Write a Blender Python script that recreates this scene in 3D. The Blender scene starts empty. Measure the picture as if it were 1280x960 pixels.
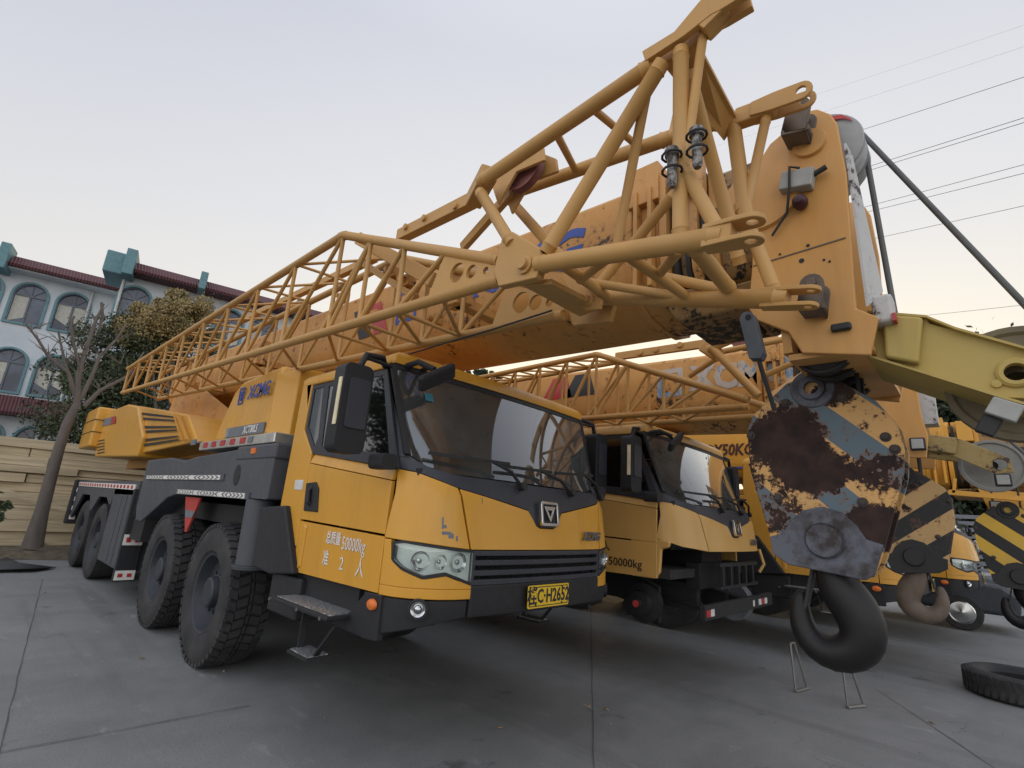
import bpy, bmesh, math, random
import numpy as np
from mathutils import Vector, Matrix
random.seed(7)
S = bpy.context.scene
COL = S.collection
# ------------------------------------------------------------------ camera frame (world: x across the row of trucks, y towards their tails, z up)
PPX, PPY, H = 640.0, 480.0, 1.6
vL = np.array([-50-PPX, 596-PPY]); vR = np.array([1240-PPX, 685-PPY])
F = math.sqrt(-(vL @ vR))
def nrm(v): v = np.array(v, float); return v/np.linalg.norm(v)
ex = nrm([vR[0], -vR[1], -F]); ey = nrm([vL[0], -vL[1], -F]); ez = nrm(np.cross(ex, ey))
M = np.stack([ex, ey, ez]); C0 = np.array([0, 0, H])
def ray(p): return M @ nrm([p[0]-PPX, -(p[1]-PPY), -F])
def at(p, x=None, y=None, z=None):
    d = ray(p)
    t = x/d[0] if x is not None else (y/d[1] if y is not None else (z-H)/d[2])
    return C0+t*d
def yz(ps, x): return [tuple(at(p, x=x)[1:]) for p in ps]
# ------------------------------------------------------------------ materials
MATS = {}
def mat_(name):   # a material may be named before it is described further down
    if name not in MATS: MATS[name] = bpy.data.materials.new(name)
    return MATS[name]
def newmat(name):
    m = MATS.get(name) or bpy.data.materials.new(name); m.use_nodes = True
    nt = m.node_tree; b = nt.nodes['Principled BSDF']; MATS[name] = m
    return m, nt, b
def N(nt, t, **kw):
    n = nt.nodes.new(t)
    for k, v in kw.items():
        if k.startswith('i_'):
            n.inputs[k[2:].replace('_', ' ')].default_value = v
        else: setattr(n, k, v)
    return n
def ramp(nt, src, stops, interp='LINEAR'):
    r = N(nt, 'ShaderNodeValToRGB'); r.color_ramp.interpolation = interp
    e = r.color_ramp.elements
    while len(e) < len(stops): e.new(.5)
    for el, (p, c) in zip(e, stops):
        el.position = p; el.color = c if len(c) == 4 else (*c, 1)
    nt.links.new(src, r.inputs[0]); return r.outputs[0]
def g(v): return (v, v, v)
def noise(nt, scale, detail=4, rough=.55, coord='Object', stretch=None, off=0):
    tc = N(nt, 'ShaderNodeTexCoord'); src = tc.outputs[coord]
    mp = N(nt, 'ShaderNodeMapping'); nt.links.new(src, mp.inputs[0])
    if stretch: mp.inputs['Scale'].default_value = stretch
    mp.inputs['Location'].default_value = (off, off*.7, off*1.3)
    n = N(nt, 'ShaderNodeTexNoise'); n.inputs['Scale'].default_value = scale
    n.inputs['Detail'].default_value = detail; n.inputs['Roughness'].default_value = rough
    nt.links.new(mp.outputs[0], n.inputs['Vector']); return n.outputs['Fac']
def mix(nt, fac, a, b, mode='MIX'):
    m = N(nt, 'ShaderNodeMix'); m.data_type = 'RGBA'; m.blend_type = mode
    for s, v in ((m.inputs[0], fac), (m.inputs[6], a), (m.inputs[7], b)):
        if isinstance(v, bpy.types.NodeSocket): nt.links.new(v, s)
        elif isinstance(v, (int, float)): s.default_value = v
        else: s.default_value = (*v[:3], 1)
    return m.outputs[2]
def math_(nt, op, a, b=None, clamp=False):
    m = N(nt, 'ShaderNodeMath', operation=op); m.use_clamp = clamp
    for s, v in ((m.inputs[0], a), (m.inputs[1], b)):
        if v is None: continue
        if isinstance(v, bpy.types.NodeSocket): nt.links.new(v, s)
        else: s.default_value = v
    return m.outputs[0]
def bump(nt, b, h, strength=.2, dist=.01):
    n = N(nt, 'ShaderNodeBump'); n.inputs['Strength'].default_value = strength; n.inputs['Distance'].default_value = dist
    nt.links.new(h, n.inputs['Height']); nt.links.new(n.outputs[0], b.inputs['Normal'])
def paint(name, col, dust=(.42, .34, .24), dusty=.35, rough=.38, chips=0.0, chipcol=(.05, .022, .014), streak=.25, coat=0.0):
    m, nt, b = newmat(name)
    big = noise(nt, 1.3, 5, .6); fine = noise(nt, 14, 5, .65, off=3)
    c = mix(nt, ramp(nt, big, [(.3, g(0)), (.75, g(dusty))]), col, dust)
    st = noise(nt, 5, 4, .6, stretch=(1, 1, .12), off=9)
    c = mix(nt, ramp(nt, st, [(.5, g(0)), (.78, g(streak))]), c, tuple(x*.55 for x in col))
    c = mix(nt, ramp(nt, fine, [(.55, g(0)), (.8, g(.22))]), c, dust)
    if chips > 0:
        n1 = noise(nt, 15, 8, .72, off=21); n2 = noise(nt, 2.1, 3, .5, off=33)
        k = math_(nt, 'ADD', n1, math_(nt, 'MULTIPLY', n2, .55))
        t = 1.43-chips*.12
        k = math_(nt, 'SUBTRACT', k, t-1)
        c = mix(nt, ramp(nt, k, [(.40, g(0)), (.49, g(.5))]), c, tuple(x*.45 for x in col))
        k = ramp(nt, k, [(.485, g(0)), (.515, g(1))])
        c = mix(nt, k, c, chipcol)
    nt.links.new(c, b.inputs['Base Color'])
    nt.links.new(ramp(nt, fine, [(.3, g(rough)), (.8, g(min(1, rough+.25)))]), b.inputs['Roughness'])
    bump(nt, b, noise(nt, 3.0, 3, .5, off=5), .12, .012)
    if coat: b.inputs['Coat Weight'].default_value = coat; b.inputs['Coat Roughness'].default_value = .15
    return m
def plain(name, col, rough=.5, metal=0, emit=None, var=.25):
    m, nt, b = newmat(name)
    n = noise(nt, 9, 5, .6)
    c = mix(nt, ramp(nt, n, [(.3, g(0)), (.8, g(1))]), tuple(x*(1-var*.6) for x in col), tuple(min(1, x*(1+var)) for x in col))
    nt.links.new(c, b.inputs['Base Color']); b.inputs['Roughness'].default_value = rough; b.inputs['Metallic'].default_value = metal
    return m
YEL = (.68, .32, .020); BEI = (.53, .275, .066); HEAD = (.62, .295, .055)
paint('yellow_paint', YEL, dust=(.52, .29, .07), dusty=.38, rough=.32, streak=.32, coat=.2, chips=-.55, chipcol=(.16, .09, .05))
paint('pale_yellow_paint', (.62, .35, .09), dust=(.56, .38, .17), dusty=.4, rough=.4, streak=.12, coat=.2)
paint('deep_yellow_paint', (.68, .33, .035), dust=(.5, .32, .12), dusty=.25, rough=.36, streak=.2)
paint('jib_paint', BEI, dust=(.42, .27, .12), dusty=.5, rough=.45, chips=-.05, streak=.25)
paint('boom_paint', (.60, .28, .055), dust=(.46, .28, .13), dusty=.5, rough=.42, chips=.15, streak=.4)
paint('head_paint', HEAD, dust=(.52, .31, .15), dusty=.6, rough=.42, chips=-.1, streak=.45)
paint('olive_paint', (.48, .34, .075), dust=(.42, .34, .16), dusty=.4, rough=.5, chips=-.35, streak=.5)
paint('greasy_boom', (.40, .22, .06), dust=(.2, .15, .09), dusty=.6, rough=.5, chips=.9, chipcol=(.02, .016, .012))
paint('carrier_grey', (.055, .06, .074), dust=(.14, .135, .125), dusty=.3, rough=.48, streak=.3)
paint('black_plastic', (.010, .0105, .013), dust=(.05, .048, .045), dusty=.25, rough=.55, streak=.2)
paint('black_paint', (.012, .012, .013), dust=(.06, .055, .05), dusty=.3, rough=.5, chips=.0)
paint('cowl_grey', (.026, .029, .040), dust=(.09, .088, .085), dusty=.25, rough=.42)
plain('chassis_black', (.012, .012, .013), .7)
plain('white_paint', (.66, .65, .62), .5); plain('red_reflector', (.42, .03, .03), .35)
plain('orange_lens', (.75, .18, .03), .25); plain('chrome', (.62, .62, .62), .18, 1); plain('steel', (.20, .19, .18), .5, .7)
plain('dull_grey_box', (.34, .34, .31), .55); plain('blue_logo', (.03, .07, .32), .45); plain('lettering_dark', (.02, .02, .022), .5)
plain('lettering_white', (.72, .70, .66), .55, var=.15); plain('badge_grey', (.15, .16, .18), .5)
plain('plate_yellow', (.78, .50, .02), .4, var=.08); plain('seat_black', (.03, .03, .033), .8)
plain('rope_black', (.02, .02, .02), .6); plain('cloth_dark', (.03, .03, .03), .95); plain('red_paint', (.45, .04, .03), .5)
plain('pulley_maroon', (.20, .07, .06), .6); plain('pulley_grey', (.33, .33, .32), .5); plain('window_blind', (.5, .48, .42), .9)
plain('leaf_litter', (.30, .21, .11), .9); plain('sheet_black', (.04, .042, .045), .85)
paint('faded_logo', (.50, .43, .36), dust=(.45, .4, .33), dusty=.4, rough=.6, chips=.6, chipcol=(.15, .28, .42))
# --- glass
def glass(name, tint, dustf, refl):
    m, nt, b = newmat(name); nt.nodes.remove(b)
    out = nt.nodes['Material Output']
    tr = N(nt, 'ShaderNodeBsdfTransparent'); tr.inputs[0].default_value = (*tint, 1)
    gl = N(nt, 'ShaderNodeBsdfGlossy'); gl.inputs['Roughness'].default_value = .03; gl.inputs[0].default_value = (.95, .97, 1, 1)
    df = N(nt, 'ShaderNodeBsdfDiffuse'); df.inputs[0].default_value = (.42, .43, .42, 1)
    fr = N(nt, 'ShaderNodeFresnel'); fr.inputs[0].default_value = 1.5
    f1 = math_(nt, 'ADD', math_(nt, 'MULTIPLY', fr.outputs[0], refl), .03, True)
    m1 = N(nt, 'ShaderNodeMixShader'); nt.links.new(f1, m1.inputs[0]); nt.links.new(tr.outputs[0], m1.inputs[1]); nt.links.new(gl.outputs[0], m1.inputs[2])
    d = ramp(nt, noise(nt, 2.2, 6, .6), [(.3, g(dustf*.3)), (.8, g(dustf))])
    m2 = N(nt, 'ShaderNodeMixShader'); nt.links.new(d, m2.inputs[0]); nt.links.new(m1.outputs[0], m2.inputs[1]); nt.links.new(df.outputs[0], m2.inputs[2])
    nt.links.new(m2.outputs[0], out.inputs[0]); return m
glass('windscreen_glass', (.50, .54, .53), .17, 2.6); glass('side_glass', (.18, .2, .2), .02, 1.3); glass('lens_glass', (.93, .96, .95), .03, .8)
m, nt, b = newmat('house_glass'); nt.links.new(mix(nt, ramp(nt, noise(nt, .8, 3), [(.4, g(0)), (.6, g(1))]), (.03, .04, .07), (.10, .12, .17)), b.inputs['Base Color']); b.inputs['Roughness'].default_value = .08
# --- tyre rubber
m, nt, b = newmat('rubber')
nt.links.new(mix(nt, ramp(nt, noise(nt, 4, 6, .6), [(.35, g(0)), (.75, g(1))]), (.018, .018, .02), (.055, .052, .05)), b.inputs['Base Color']); b.inputs['Roughness'].default_value = .78
bump(nt, b, noise(nt, 40, 3), .15, .004)
# --- hook block faces: striped, rusted
def hookmat(name, ca, cb, ang, period, phase, rustamt, blobs):
    m, nt, b = newmat(name)
    tc = N(nt, 'ShaderNodeTexCoord'); sp = N(nt, 'ShaderNodeSeparateXYZ'); nt.links.new(tc.outputs['Object'], sp.inputs[0])
    a = math.radians(ang)
    v = math_(nt, 'ADD', math_(nt, 'MULTIPLY', sp.outputs['Y'], math.cos(a)/period), math_(nt, 'MULTIPLY', sp.outputs['Z'], math.sin(a)/period))
    fr = math_(nt, 'FRACT', math_(nt, 'ADD', v, phase+50))
    stripe = ramp(nt, fr, [(.0, g(0)), (.5, g(1))], 'CONSTANT')
    ca2 = mix(nt, ramp(nt, noise(nt, 6, 5), [(.3, g(0)), (.8, g(.5))]), ca, tuple(x*.6+.08 for x in ca))
    c = mix(nt, stripe, ca2, cb)
    n1 = noise(nt, 13, 8, .72, off=4); n2 = noise(nt, 46, 6, .7, off=14)
    k = math_(nt, 'ADD', math_(nt, 'MULTIPLY', n1, .72), math_(nt, 'MULTIPLY', n2, .46))
    for (cy, cz, ry, rz, w) in blobs:
        dy_ = math_(nt, 'DIVIDE', math_(nt, 'SUBTRACT', sp.outputs['Y'], cy), ry)
        dz_ = math_(nt, 'DIVIDE', math_(nt, 'SUBTRACT', sp.outputs['Z'], cz), rz)
        r2 = math_(nt, 'ADD', math_(nt, 'MULTIPLY', dy_, dy_), math_(nt, 'MULTIPLY', dz_, dz_))
        k = math_(nt, 'ADD', k, math_(nt, 'MULTIPLY', math_(nt, 'SUBTRACT', 1.0, math_(nt, 'MINIMUM', r2, 1.0)), w))
    k = math_(nt, 'ADD', k, rustamt-.54)
    mask = ramp(nt, k, [(.138, g(0)), (.16, g(1))])
    rc = mix(nt, ramp(nt, noise(nt, 12, 5, .6, off=8), [(.3, g(0)), (.75, g(1))]), (.012, .007, .006), (.06, .03, .022))
    halo = ramp(nt, k, [(.085, g(0)), (.14, g(.75))]); c = mix(nt, halo, c, (.20, .085, .035))
    c = mix(nt, mask, c, rc)
    nt.links.new(c, b.inputs['Base Color']); nt.links.new(ramp(nt, mask, [(0, g(.45)), (1, g(.9))]), b.inputs['Roughness'])
    bump(nt, b, math_(nt, 'ADD', math_(nt, 'MULTIPLY', mask, -.5), noise(nt, 60, 4)), .35, .004)
hookmat('rusty_striped_plate', (.66, .36, .10), (.085, .13, .16), -46, .262, .30, .012, [(.13, .07, .21, .22, .34), (.05, -.12, .2, .13, .2), (.02, -.08, .2, .14, .25), (-.20, -.36, .15, .12, .34), (-.10, .30, .12, .08, .26), (.33, .0, .09, .3, .13), (-.24, -.10, .14, .12, .17), (.2, -.34, .16, .16, .10)])
hookmat('worn_striped_plate', (.55, .34, .13), (.016, .016, .018), 54, .27, .1, -.02, [(.1, .30, .12, .06, .2), (-.05, .2, .07, .05, .25), (.05, .02, .1, .05, .2)])
hookmat('clean_striped_plate', (.66, .40, .03), (.012, .012, .012), -50, .27, .3, -.25, [])
m, nt, b = newmat('hook_black'); nt.links.new(mix(nt, noise(nt, 8, 6), (.004, .004, .005), (.020, .018, .017)), b.inputs['Base Color']); b.inputs['Roughness'].default_value = .5; b.inputs['Specular IOR Level'].default_value = .35; bump(nt, b, noise(nt, 18, 5), .25, .006)
m, nt, b = newmat('hook_rusty'); nt.links.new(mix(nt, noise(nt, 12, 6), (.06, .045, .035), (.2, .15, .11)), b.inputs['Base Color']); b.inputs['Roughness'].default_value = .75; bump(nt, b, noise(nt, 18, 5), .3, .006)
m, nt, b = newmat('worn_blue_steel'); nt.links.new(mix(nt, ramp(nt, noise(nt, 9, 6, .65), [(.45, g(0)), (.65, g(1))]), (.11, .115, .14), (.03, .022, .02)), b.inputs['Base Color']); b.inputs['Roughness'].default_value = .6; bump(nt, b, noise(nt, 25, 5), .3, .004)
plain('bolt_brown', (.05, .038, .032), .7)
# --- tread plate
m, nt, b = newmat('tread_plate'); tc = N(nt, 'ShaderNodeTexCoord'); vo = N(nt, 'ShaderNodeTexVoronoi'); vo.inputs['Scale'].default_value = 38; nt.links.new(tc.outputs['Object'], vo.inputs[0])
b.inputs['Base Color'].default_value = (.42, .43, .44, 1); b.inputs['Metallic'].default_value = .8; b.inputs['Roughness'].default_value = .45; bump(nt, b, vo.outputs[0], .8, .01)
# ------------------------------------------------------------------ mesh builder
class MB:
    def __init__(s): s.v = []; s.f = []; s.mi = []; s.mats = []; s.cur = 0
    def m(s, name):
        if name not in s.mats: s.mats.append(name)
        s.cur = s.mats.index(name); return s
    def add(s, vs, fs):
        o = len(s.v); s.v += [tuple(float(c) for c in v) for v in vs]
        for f in fs: s.f.append(tuple(i+o for i in f)); s.mi.append(s.cur)
        return s
    def box(s, a, b, R=None, c=None):
        (x0, y0_, z0), (x1, y1, z1) = a, b
        vs = [Vector(p) for p in [(x0, y0_, z0), (x1, y0_, z0), (x1, y1, z0), (x0, y1, z0), (x0, y0_, z1), (x1, y0_, z1), (x1, y1, z1), (x0, y1, z1)]]
        if R is not None:
            cc = Vector(c) if c is not None else sum(vs, Vector())/8
            vs = [R @ (v-cc)+cc for v in vs]
        return s.add(vs, [(0, 3, 2, 1), (4, 5, 6, 7), (0, 1, 5, 4), (1, 2, 6, 5), (2, 3, 7, 6), (3, 0, 4, 7)])
    def hexa(s, q0, q1):   # two quads joined
        return s.add(list(q0)+list(q1), [(3, 2, 1, 0), (4, 5, 6, 7), (0, 1, 5, 4), (1, 2, 6, 5), (2, 3, 7, 6), (3, 0, 4, 7)])
    def tube(s, p, q, r, n=12, r2=None):
        p = Vector(p); q = Vector(q); d = (q-p).normalized(); r2 = r if r2 is None else r2
        u = d.orthogonal().normalized(); w = d.cross(u)
        vs = []
        for P, R in ((p, r), (q, r2)):
            vs += [P+(u*math.cos(2*math.pi*i/n)+w*math.sin(2*math.pi*i/n))*R for i in range(n)]
        fs = [(i, (i+1) % n, n+(i+1) % n, n+i) for i in range(n)]+[tuple(range(n-1, -1, -1)), tuple(range(n, 2*n))]
        return s.add(vs, fs)
    def path(s, pts, r, n=8, closed=False):
        pts = [Vector(p) for p in pts]; rr = r if isinstance(r, (list, tuple)) else [r]*len(pts)
        K = len(pts); o = []; u = None
        for i, P in enumerate(pts):
            a = pts[(i-1) % K] if (i or closed) else P; b = pts[(i+1) % K] if (i < K-1 or closed) else P
            d = (b-a).normalized()
            if u is None: u = d.orthogonal().normalized()
            u = (u-d*u.dot(d)).normalized(); w = d.cross(u)
            o += [P+(u*math.cos(2*math.pi*j/n)+w*math.sin(2*math.pi*j/n))*rr[i] for j in range(n)]
        fs = []
        for i in range(K if closed else K-1):
            i2 = (i+1) % K
            fs += [(i*n+j, i*n+(j+1) % n, i2*n+(j+1) % n, i2*n+j) for j in range(n)]
        if not closed: fs += [tuple(range(n-1, -1, -1)), tuple((K-1)*n+j for j in range(n))]
        return s.add(o, fs)
    def bar(s, p, q, w, h, up=(0, 0, 1)):   # rectangular bar
        p = Vector(p); q = Vector(q); d = (q-p).normalized(); a = d.cross(Vector(up)).normalized()*w/2; b = a.cross(d).normalized()*h/2
        return s.hexa([p-a-b, p+a-b, p+a+b, p-a+b], [q-a-b, q+a-b, q+a+b, q-a+b])
    def lathe(s, c, axis, prof, n=32, sweep=1.0):   # prof: (r, h) along axis
        c = Vector(c); d = Vector(axis).normalized(); u = d.orthogonal().normalized(); w = d.cross(u); k = len(prof)
        vs = []
        for i in range(n):
            a = 2*math.pi*i/n; e = u*math.cos(a)+w*math.sin(a)
            vs += [c+e*r+d*h for r, h in prof]
        fs = [(i*k+j, i*k+j+1, ((i+1) % n)*k+j+1, ((i+1) % n)*k+j) for i in range(n) for j in range(k-1)]
        return s.add(vs, fs)
    def prism(s, loops, th, org, U, V):
        """flat plate with holes: loops of (u,v); thickness th centred on the plane through org"""
        vs, fs = fill(loops); U = Vector(U); V = Vector(V); W = U.cross(V); org = Vector(org)
        n = len(vs); P = [org+U*a+V*b+W*th/2 for a, b in vs]+[org+U*a+V*b-W*th/2 for a, b in vs]
        F_ = [f for f in fs]+[tuple(i+n for i in reversed(f)) for f in fs]
        k = 0
        for lp in loops:
            L_ = len(lp)
            for i in range(L_):
                a, b_ = k+i, k+(i+1) % L_
                F_.append((a, a+n, b_+n, b_))
            k += L_
        return s.add(P, F_)
    def side(s, poly, x, th, holes=()):   # poly in (y,z), outer face at x (towards -x)
        return s.prism([list(poly)]+[list(h) for h in holes], th, (x+th/2, 0, 0), (0, 1, 0), (0, 0, 1))
    def build(s, name, mat, parent=None, bevel=0, seg=2, smooth=True, angle=35, label=None, org=None):
        me = bpy.data.meshes.new(name)
        o_ = Vector(ROOT[0]) if (parent is not None and org is None) else Vector(org or (0, 0, 0))
        me.from_pydata([tuple(Vector(v)-o_) for v in s.v], [], s.f)
        for mn in ([mat] if not s.mats else s.mats): me.materials.append(mat_(mn))
        if s.mats: me.polygons.foreach_set('material_index', s.mi)
        bm = bmesh.new(); bm.from_mesh(me); bmesh.ops.recalc_face_normals(bm, faces=bm.faces)
        if smooth:
            for f in bm.faces: f.smooth = True
            th = math.radians(angle)
            for e in bm.edges:
                if len(e.link_faces) == 2 and e.calc_face_angle(0) > th: e.smooth = False
        bm.to_mesh(me); bm.free()
        ob = bpy.data.objects.new(name, me); COL.objects.link(ob)
        if parent is not None: ob.parent = parent
        elif org is not None: ob.location = org
        if bevel:
            bv = ob.modifiers.new('bevel', 'BEVEL'); bv.width = bevel; bv.segments = seg; bv.limit_method = 'ANGLE'; bv.angle_limit = math.radians(30); bv.harden_normals = True
        if label: ob['label'] = label
        return ob
def fill(loops):
    cu = bpy.data.curves.new('t', 'CURVE'); cu.dimensions = '2D'; cu.fill_mode = 'BOTH'
    from mathutils.geometry import delaunay_2d_cdt
    vs = []; es = []; fcs = []
    for k, lp in enumerate(loops):
        o = len(vs); vs += [Vector((a, b)) for a, b in lp]
        es += [(o+i, o+(i+1) % len(lp)) for i in range(len(lp))]
    bpy.data.curves.remove(cu)
    v2, e2, f2, *_ = delaunay_2d_cdt(vs, es, [], 0, 1e-6)
    def inside(pt, lp):
        c = False; j = len(lp)-1
        for i in range(len(lp)):
            (xi, yi), (xj, yj) = lp[i], lp[j]
            if (yi > pt[1]) != (yj > pt[1]) and pt[0] < (xj-xi)*(pt[1]-yi)/(yj-yi)+xi: c = not c
            j = i
        return c
    out = []
    for f in f2:
        c = sum((v2[i] for i in f), Vector((0, 0)))/len(f)
        if inside(c, loops[0]) and not any(inside(c, h) for h in loops[1:]): out.append(tuple(f))
    v2 = [(v.x, v.y) for v in v2]
    if len(v2) != len(vs): pass
    return v2[:], out
def circ(cx, cy, r, n=20, ry=None): return [(cx+r*math.cos(2*math.pi*i/n), cy+(ry or r)*math.sin(2*math.pi*i/n)) for i in range(n)]
def rrect(x0, y0_, x1, y1, r, n=4):
    o = []
    for cx, cy, a in ((x1-r, y1-r, 0), (x0+r, y1-r, 90), (x0+r, y0_+r, 180), (x1-r, y0_+r, 270)):
        o += [(cx+r*math.cos(math.radians(a+90*i/n)), cy+r*math.sin(math.radians(a+90*i/n))) for i in range(n+1)]
    return o
ROOT = [(0, 0, 0)]
def text(body, size, mat, parent, org, U, V, name='lettering', bold=0, shear=0, sx=1, ext=.002, center=True, D=(0, 0, 0)):
    cu = bpy.data.curves.new('t', 'FONT'); cu.body = body; cu.size = size; cu.extrude = ext; cu.offset = bold; cu.shear = shear; cu.resolution_u = 2
    if center: cu.align_x = 'CENTER'; cu.align_y = 'CENTER'
    ob = bpy.data.objects.new('t', cu); COL.objects.link(ob)
    dg = bpy.context.evaluated_depsgraph_get(); me = bpy.data.meshes.new_from_object(ob.evaluated_get(dg))
    bpy.data.objects.remove(ob)
    U = Vector(U).normalized(); V = Vector(V).normalized(); W = U.cross(V); o_ = Vector(ROOT[0])
    for v in me.vertices: v.co = Vector(org)+U*v.co.x*sx+V*v.co.y+W*v.co.z-o_
    me.materials.clear(); me.materials.append(mat_(mat)); me.name = name
    o = bpy.data.objects.new(name, me); COL.objects.link(o); o.parent = parent; return o
def thing(name, label, cat, loc, group=None):
    o = bpy.data.objects.new(name, None); COL.objects.link(o); o.location = loc; o.empty_display_size = .2
    o['label'] = label; o['category'] = cat
    if group: o['group'] = group
    return o
def tag(o, label, cat, group=None):
    o['label'] = label; o['category'] = cat
    if group: o['group'] = group
    return o
def struct(o, kind='structure'): o['kind'] = kind; return o
NX, UY, UZ, UX = (-1, 0, 0), (0, -1, 0), (0, 0, 1), (1, 0, 0)
# ------------------------------------------------------------------ cab shell
XC, HW = 3.09, 1.16
KU = [0, .45, .82, 1.01, 1.12, 1.16]; KD = [0, .01, .05, .14, .27, .42]
_d = [(u, d) for u, d in zip(np.linspace(0, 1.16, 60), np.interp(np.linspace(0, 1.16, 60), KU, KD))]
_pts = []
def _bez():
    P = [(-.45, .01)]+list(zip(KU, KD))+[(1.16, .72)]; out = []
    for i in range(1, len(P)-2):
        for t in np.linspace(0, 1, 9)[:-1]:
            p0, p1, p2, p3 = [np.array(P[i+k]) for k in (-1, 0, 1, 2)]
            out.append(.5*((2*p1)+(-p0+p2)*t+(2*p0-5*p1+4*p2-p3)*t*t+(-p0+3*p1-3*p2+p3)*t**3))
    out.append(np.array(P[-2])); return np.array(out)
CV = _bez(); CL = np.concatenate([[0], np.cumsum(np.linalg.norm(np.diff(CV, axis=0), axis=1))]); SE = CL[-1]   # SE: arc length where the flat side starts
def y0f(z): return float(np.interp(z, [.8, 1.0, 1.35, 1.7, 1.87, 2.62, 2.75], [2.47, 2.44, 2.44, 2.49, 2.57, 2.96, 3.07]))
def shell(s, z, off=0.0, gl=False):
    def P(s, z):
        a = abs(s); sg = -1 if s < 0 else 1
        if gl: u = min(a, 1.0)*1.115/1.16 if 0 else np.interp(a, CL, CV[:, 0]) if a < 1.1 else np.interp(1.1, CL, CV[:, 0])+(a-1.1)*.8; d = (.205-.15*min(1, max(0, (z-1.9)/.7)))*(u/1.11)**2
        elif a <= SE: u = np.interp(a, CL, CV[:, 0]); d = np.interp(a, CL, CV[:, 1])
        else: u = HW; d = .42+(a-SE)
        tp = 1+.028*max(0, (z-1.9)/.75)
        return np.array([XC+sg*u*tp, y0f(z)+d, z])
    p = P(s, z)
    if off:
        e = 1e-3; a = P(s+e, z)-P(s-e, z); b_ = P(s, z+e)-P(s, z-e); n = np.cross(a, b_); n /= np.linalg.norm(n); p = p+n*off
    return p
def panel(mb, s0, s1, zlo, zhi, off=0, th=.03, ns=14, nz=6, gl=False):
    """patch of the cab skin: s0,s1 scalars or (bottom, top); zlo, zhi scalars or lists of (s, z)"""
    fz = lambda f, s: f if isinstance(f, (int, float)) else float(np.interp(s, [q[0] for q in f], [q[1] for q in f]))
    def fs(f, t): return f if isinstance(f, (int, float)) else f[0]+(f[1]-f[0])*t
    front, back = [], []
    for j in range(nz+1):
        t = j/nz
        a, b_ = fs(s0, t), fs(s1, t)
        kn = sorted(set([a, b_]+[a+(b_-a)*i/ns for i in range(ns+1)]))
        for i in range(ns+1):
            s = a+(b_-a)*i/ns
            z = fz(zlo, s)+(fz(zhi, s)-fz(zlo, s))*t
            front.append(shell(s, z, off, gl)); back.append(shell(s, z, off-th, gl))
    W = ns+1; n = len(front); fs_ = []
    for j in range(nz):
        for i in range(ns):
            q = (j*W+i, j*W+i+1, (j+1)*W+i+1, (j+1)*W+i); fs_.append(q); fs_.append(tuple(k+n for k in reversed(q)))
    for i in range(ns):
        fs_.append((i, i+n, i+1+n, i+1)); k = nz*W+i; fs_.append((k, k+1, k+1+n, k+n))
    for j in range(nz):
        k = j*W; fs_.append((k, k+W, k+W+n, k+n)); k = j*W+ns; fs_.append((k, k+n, k+W+n, k+W))
    return mb.add(front+back, fs_)
VEE = [(-1.6, 1.86), (-1.3, 1.855), (-1.1, 1.83), (-.83, 1.745), (-.2, 1.635), (-.11, 1.515), (.11, 1.515), (.2, 1.635), (.83, 1.745), (1.1, 1.83), (1.3, 1.855), (1.6, 1.86)]
WSB = [(-1.35, 1.95), (-1.14, 1.95), (-1.08, 1.905), (-1.0, 1.87), (-.8, 1.835), (0, 1.83), (.8, 1.835), (1.0, 1.87), (1.08, 1.905), (1.14, 1.95), (1.35, 1.95)]
def mir(poly): return poly
XN = XC-HW
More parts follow.
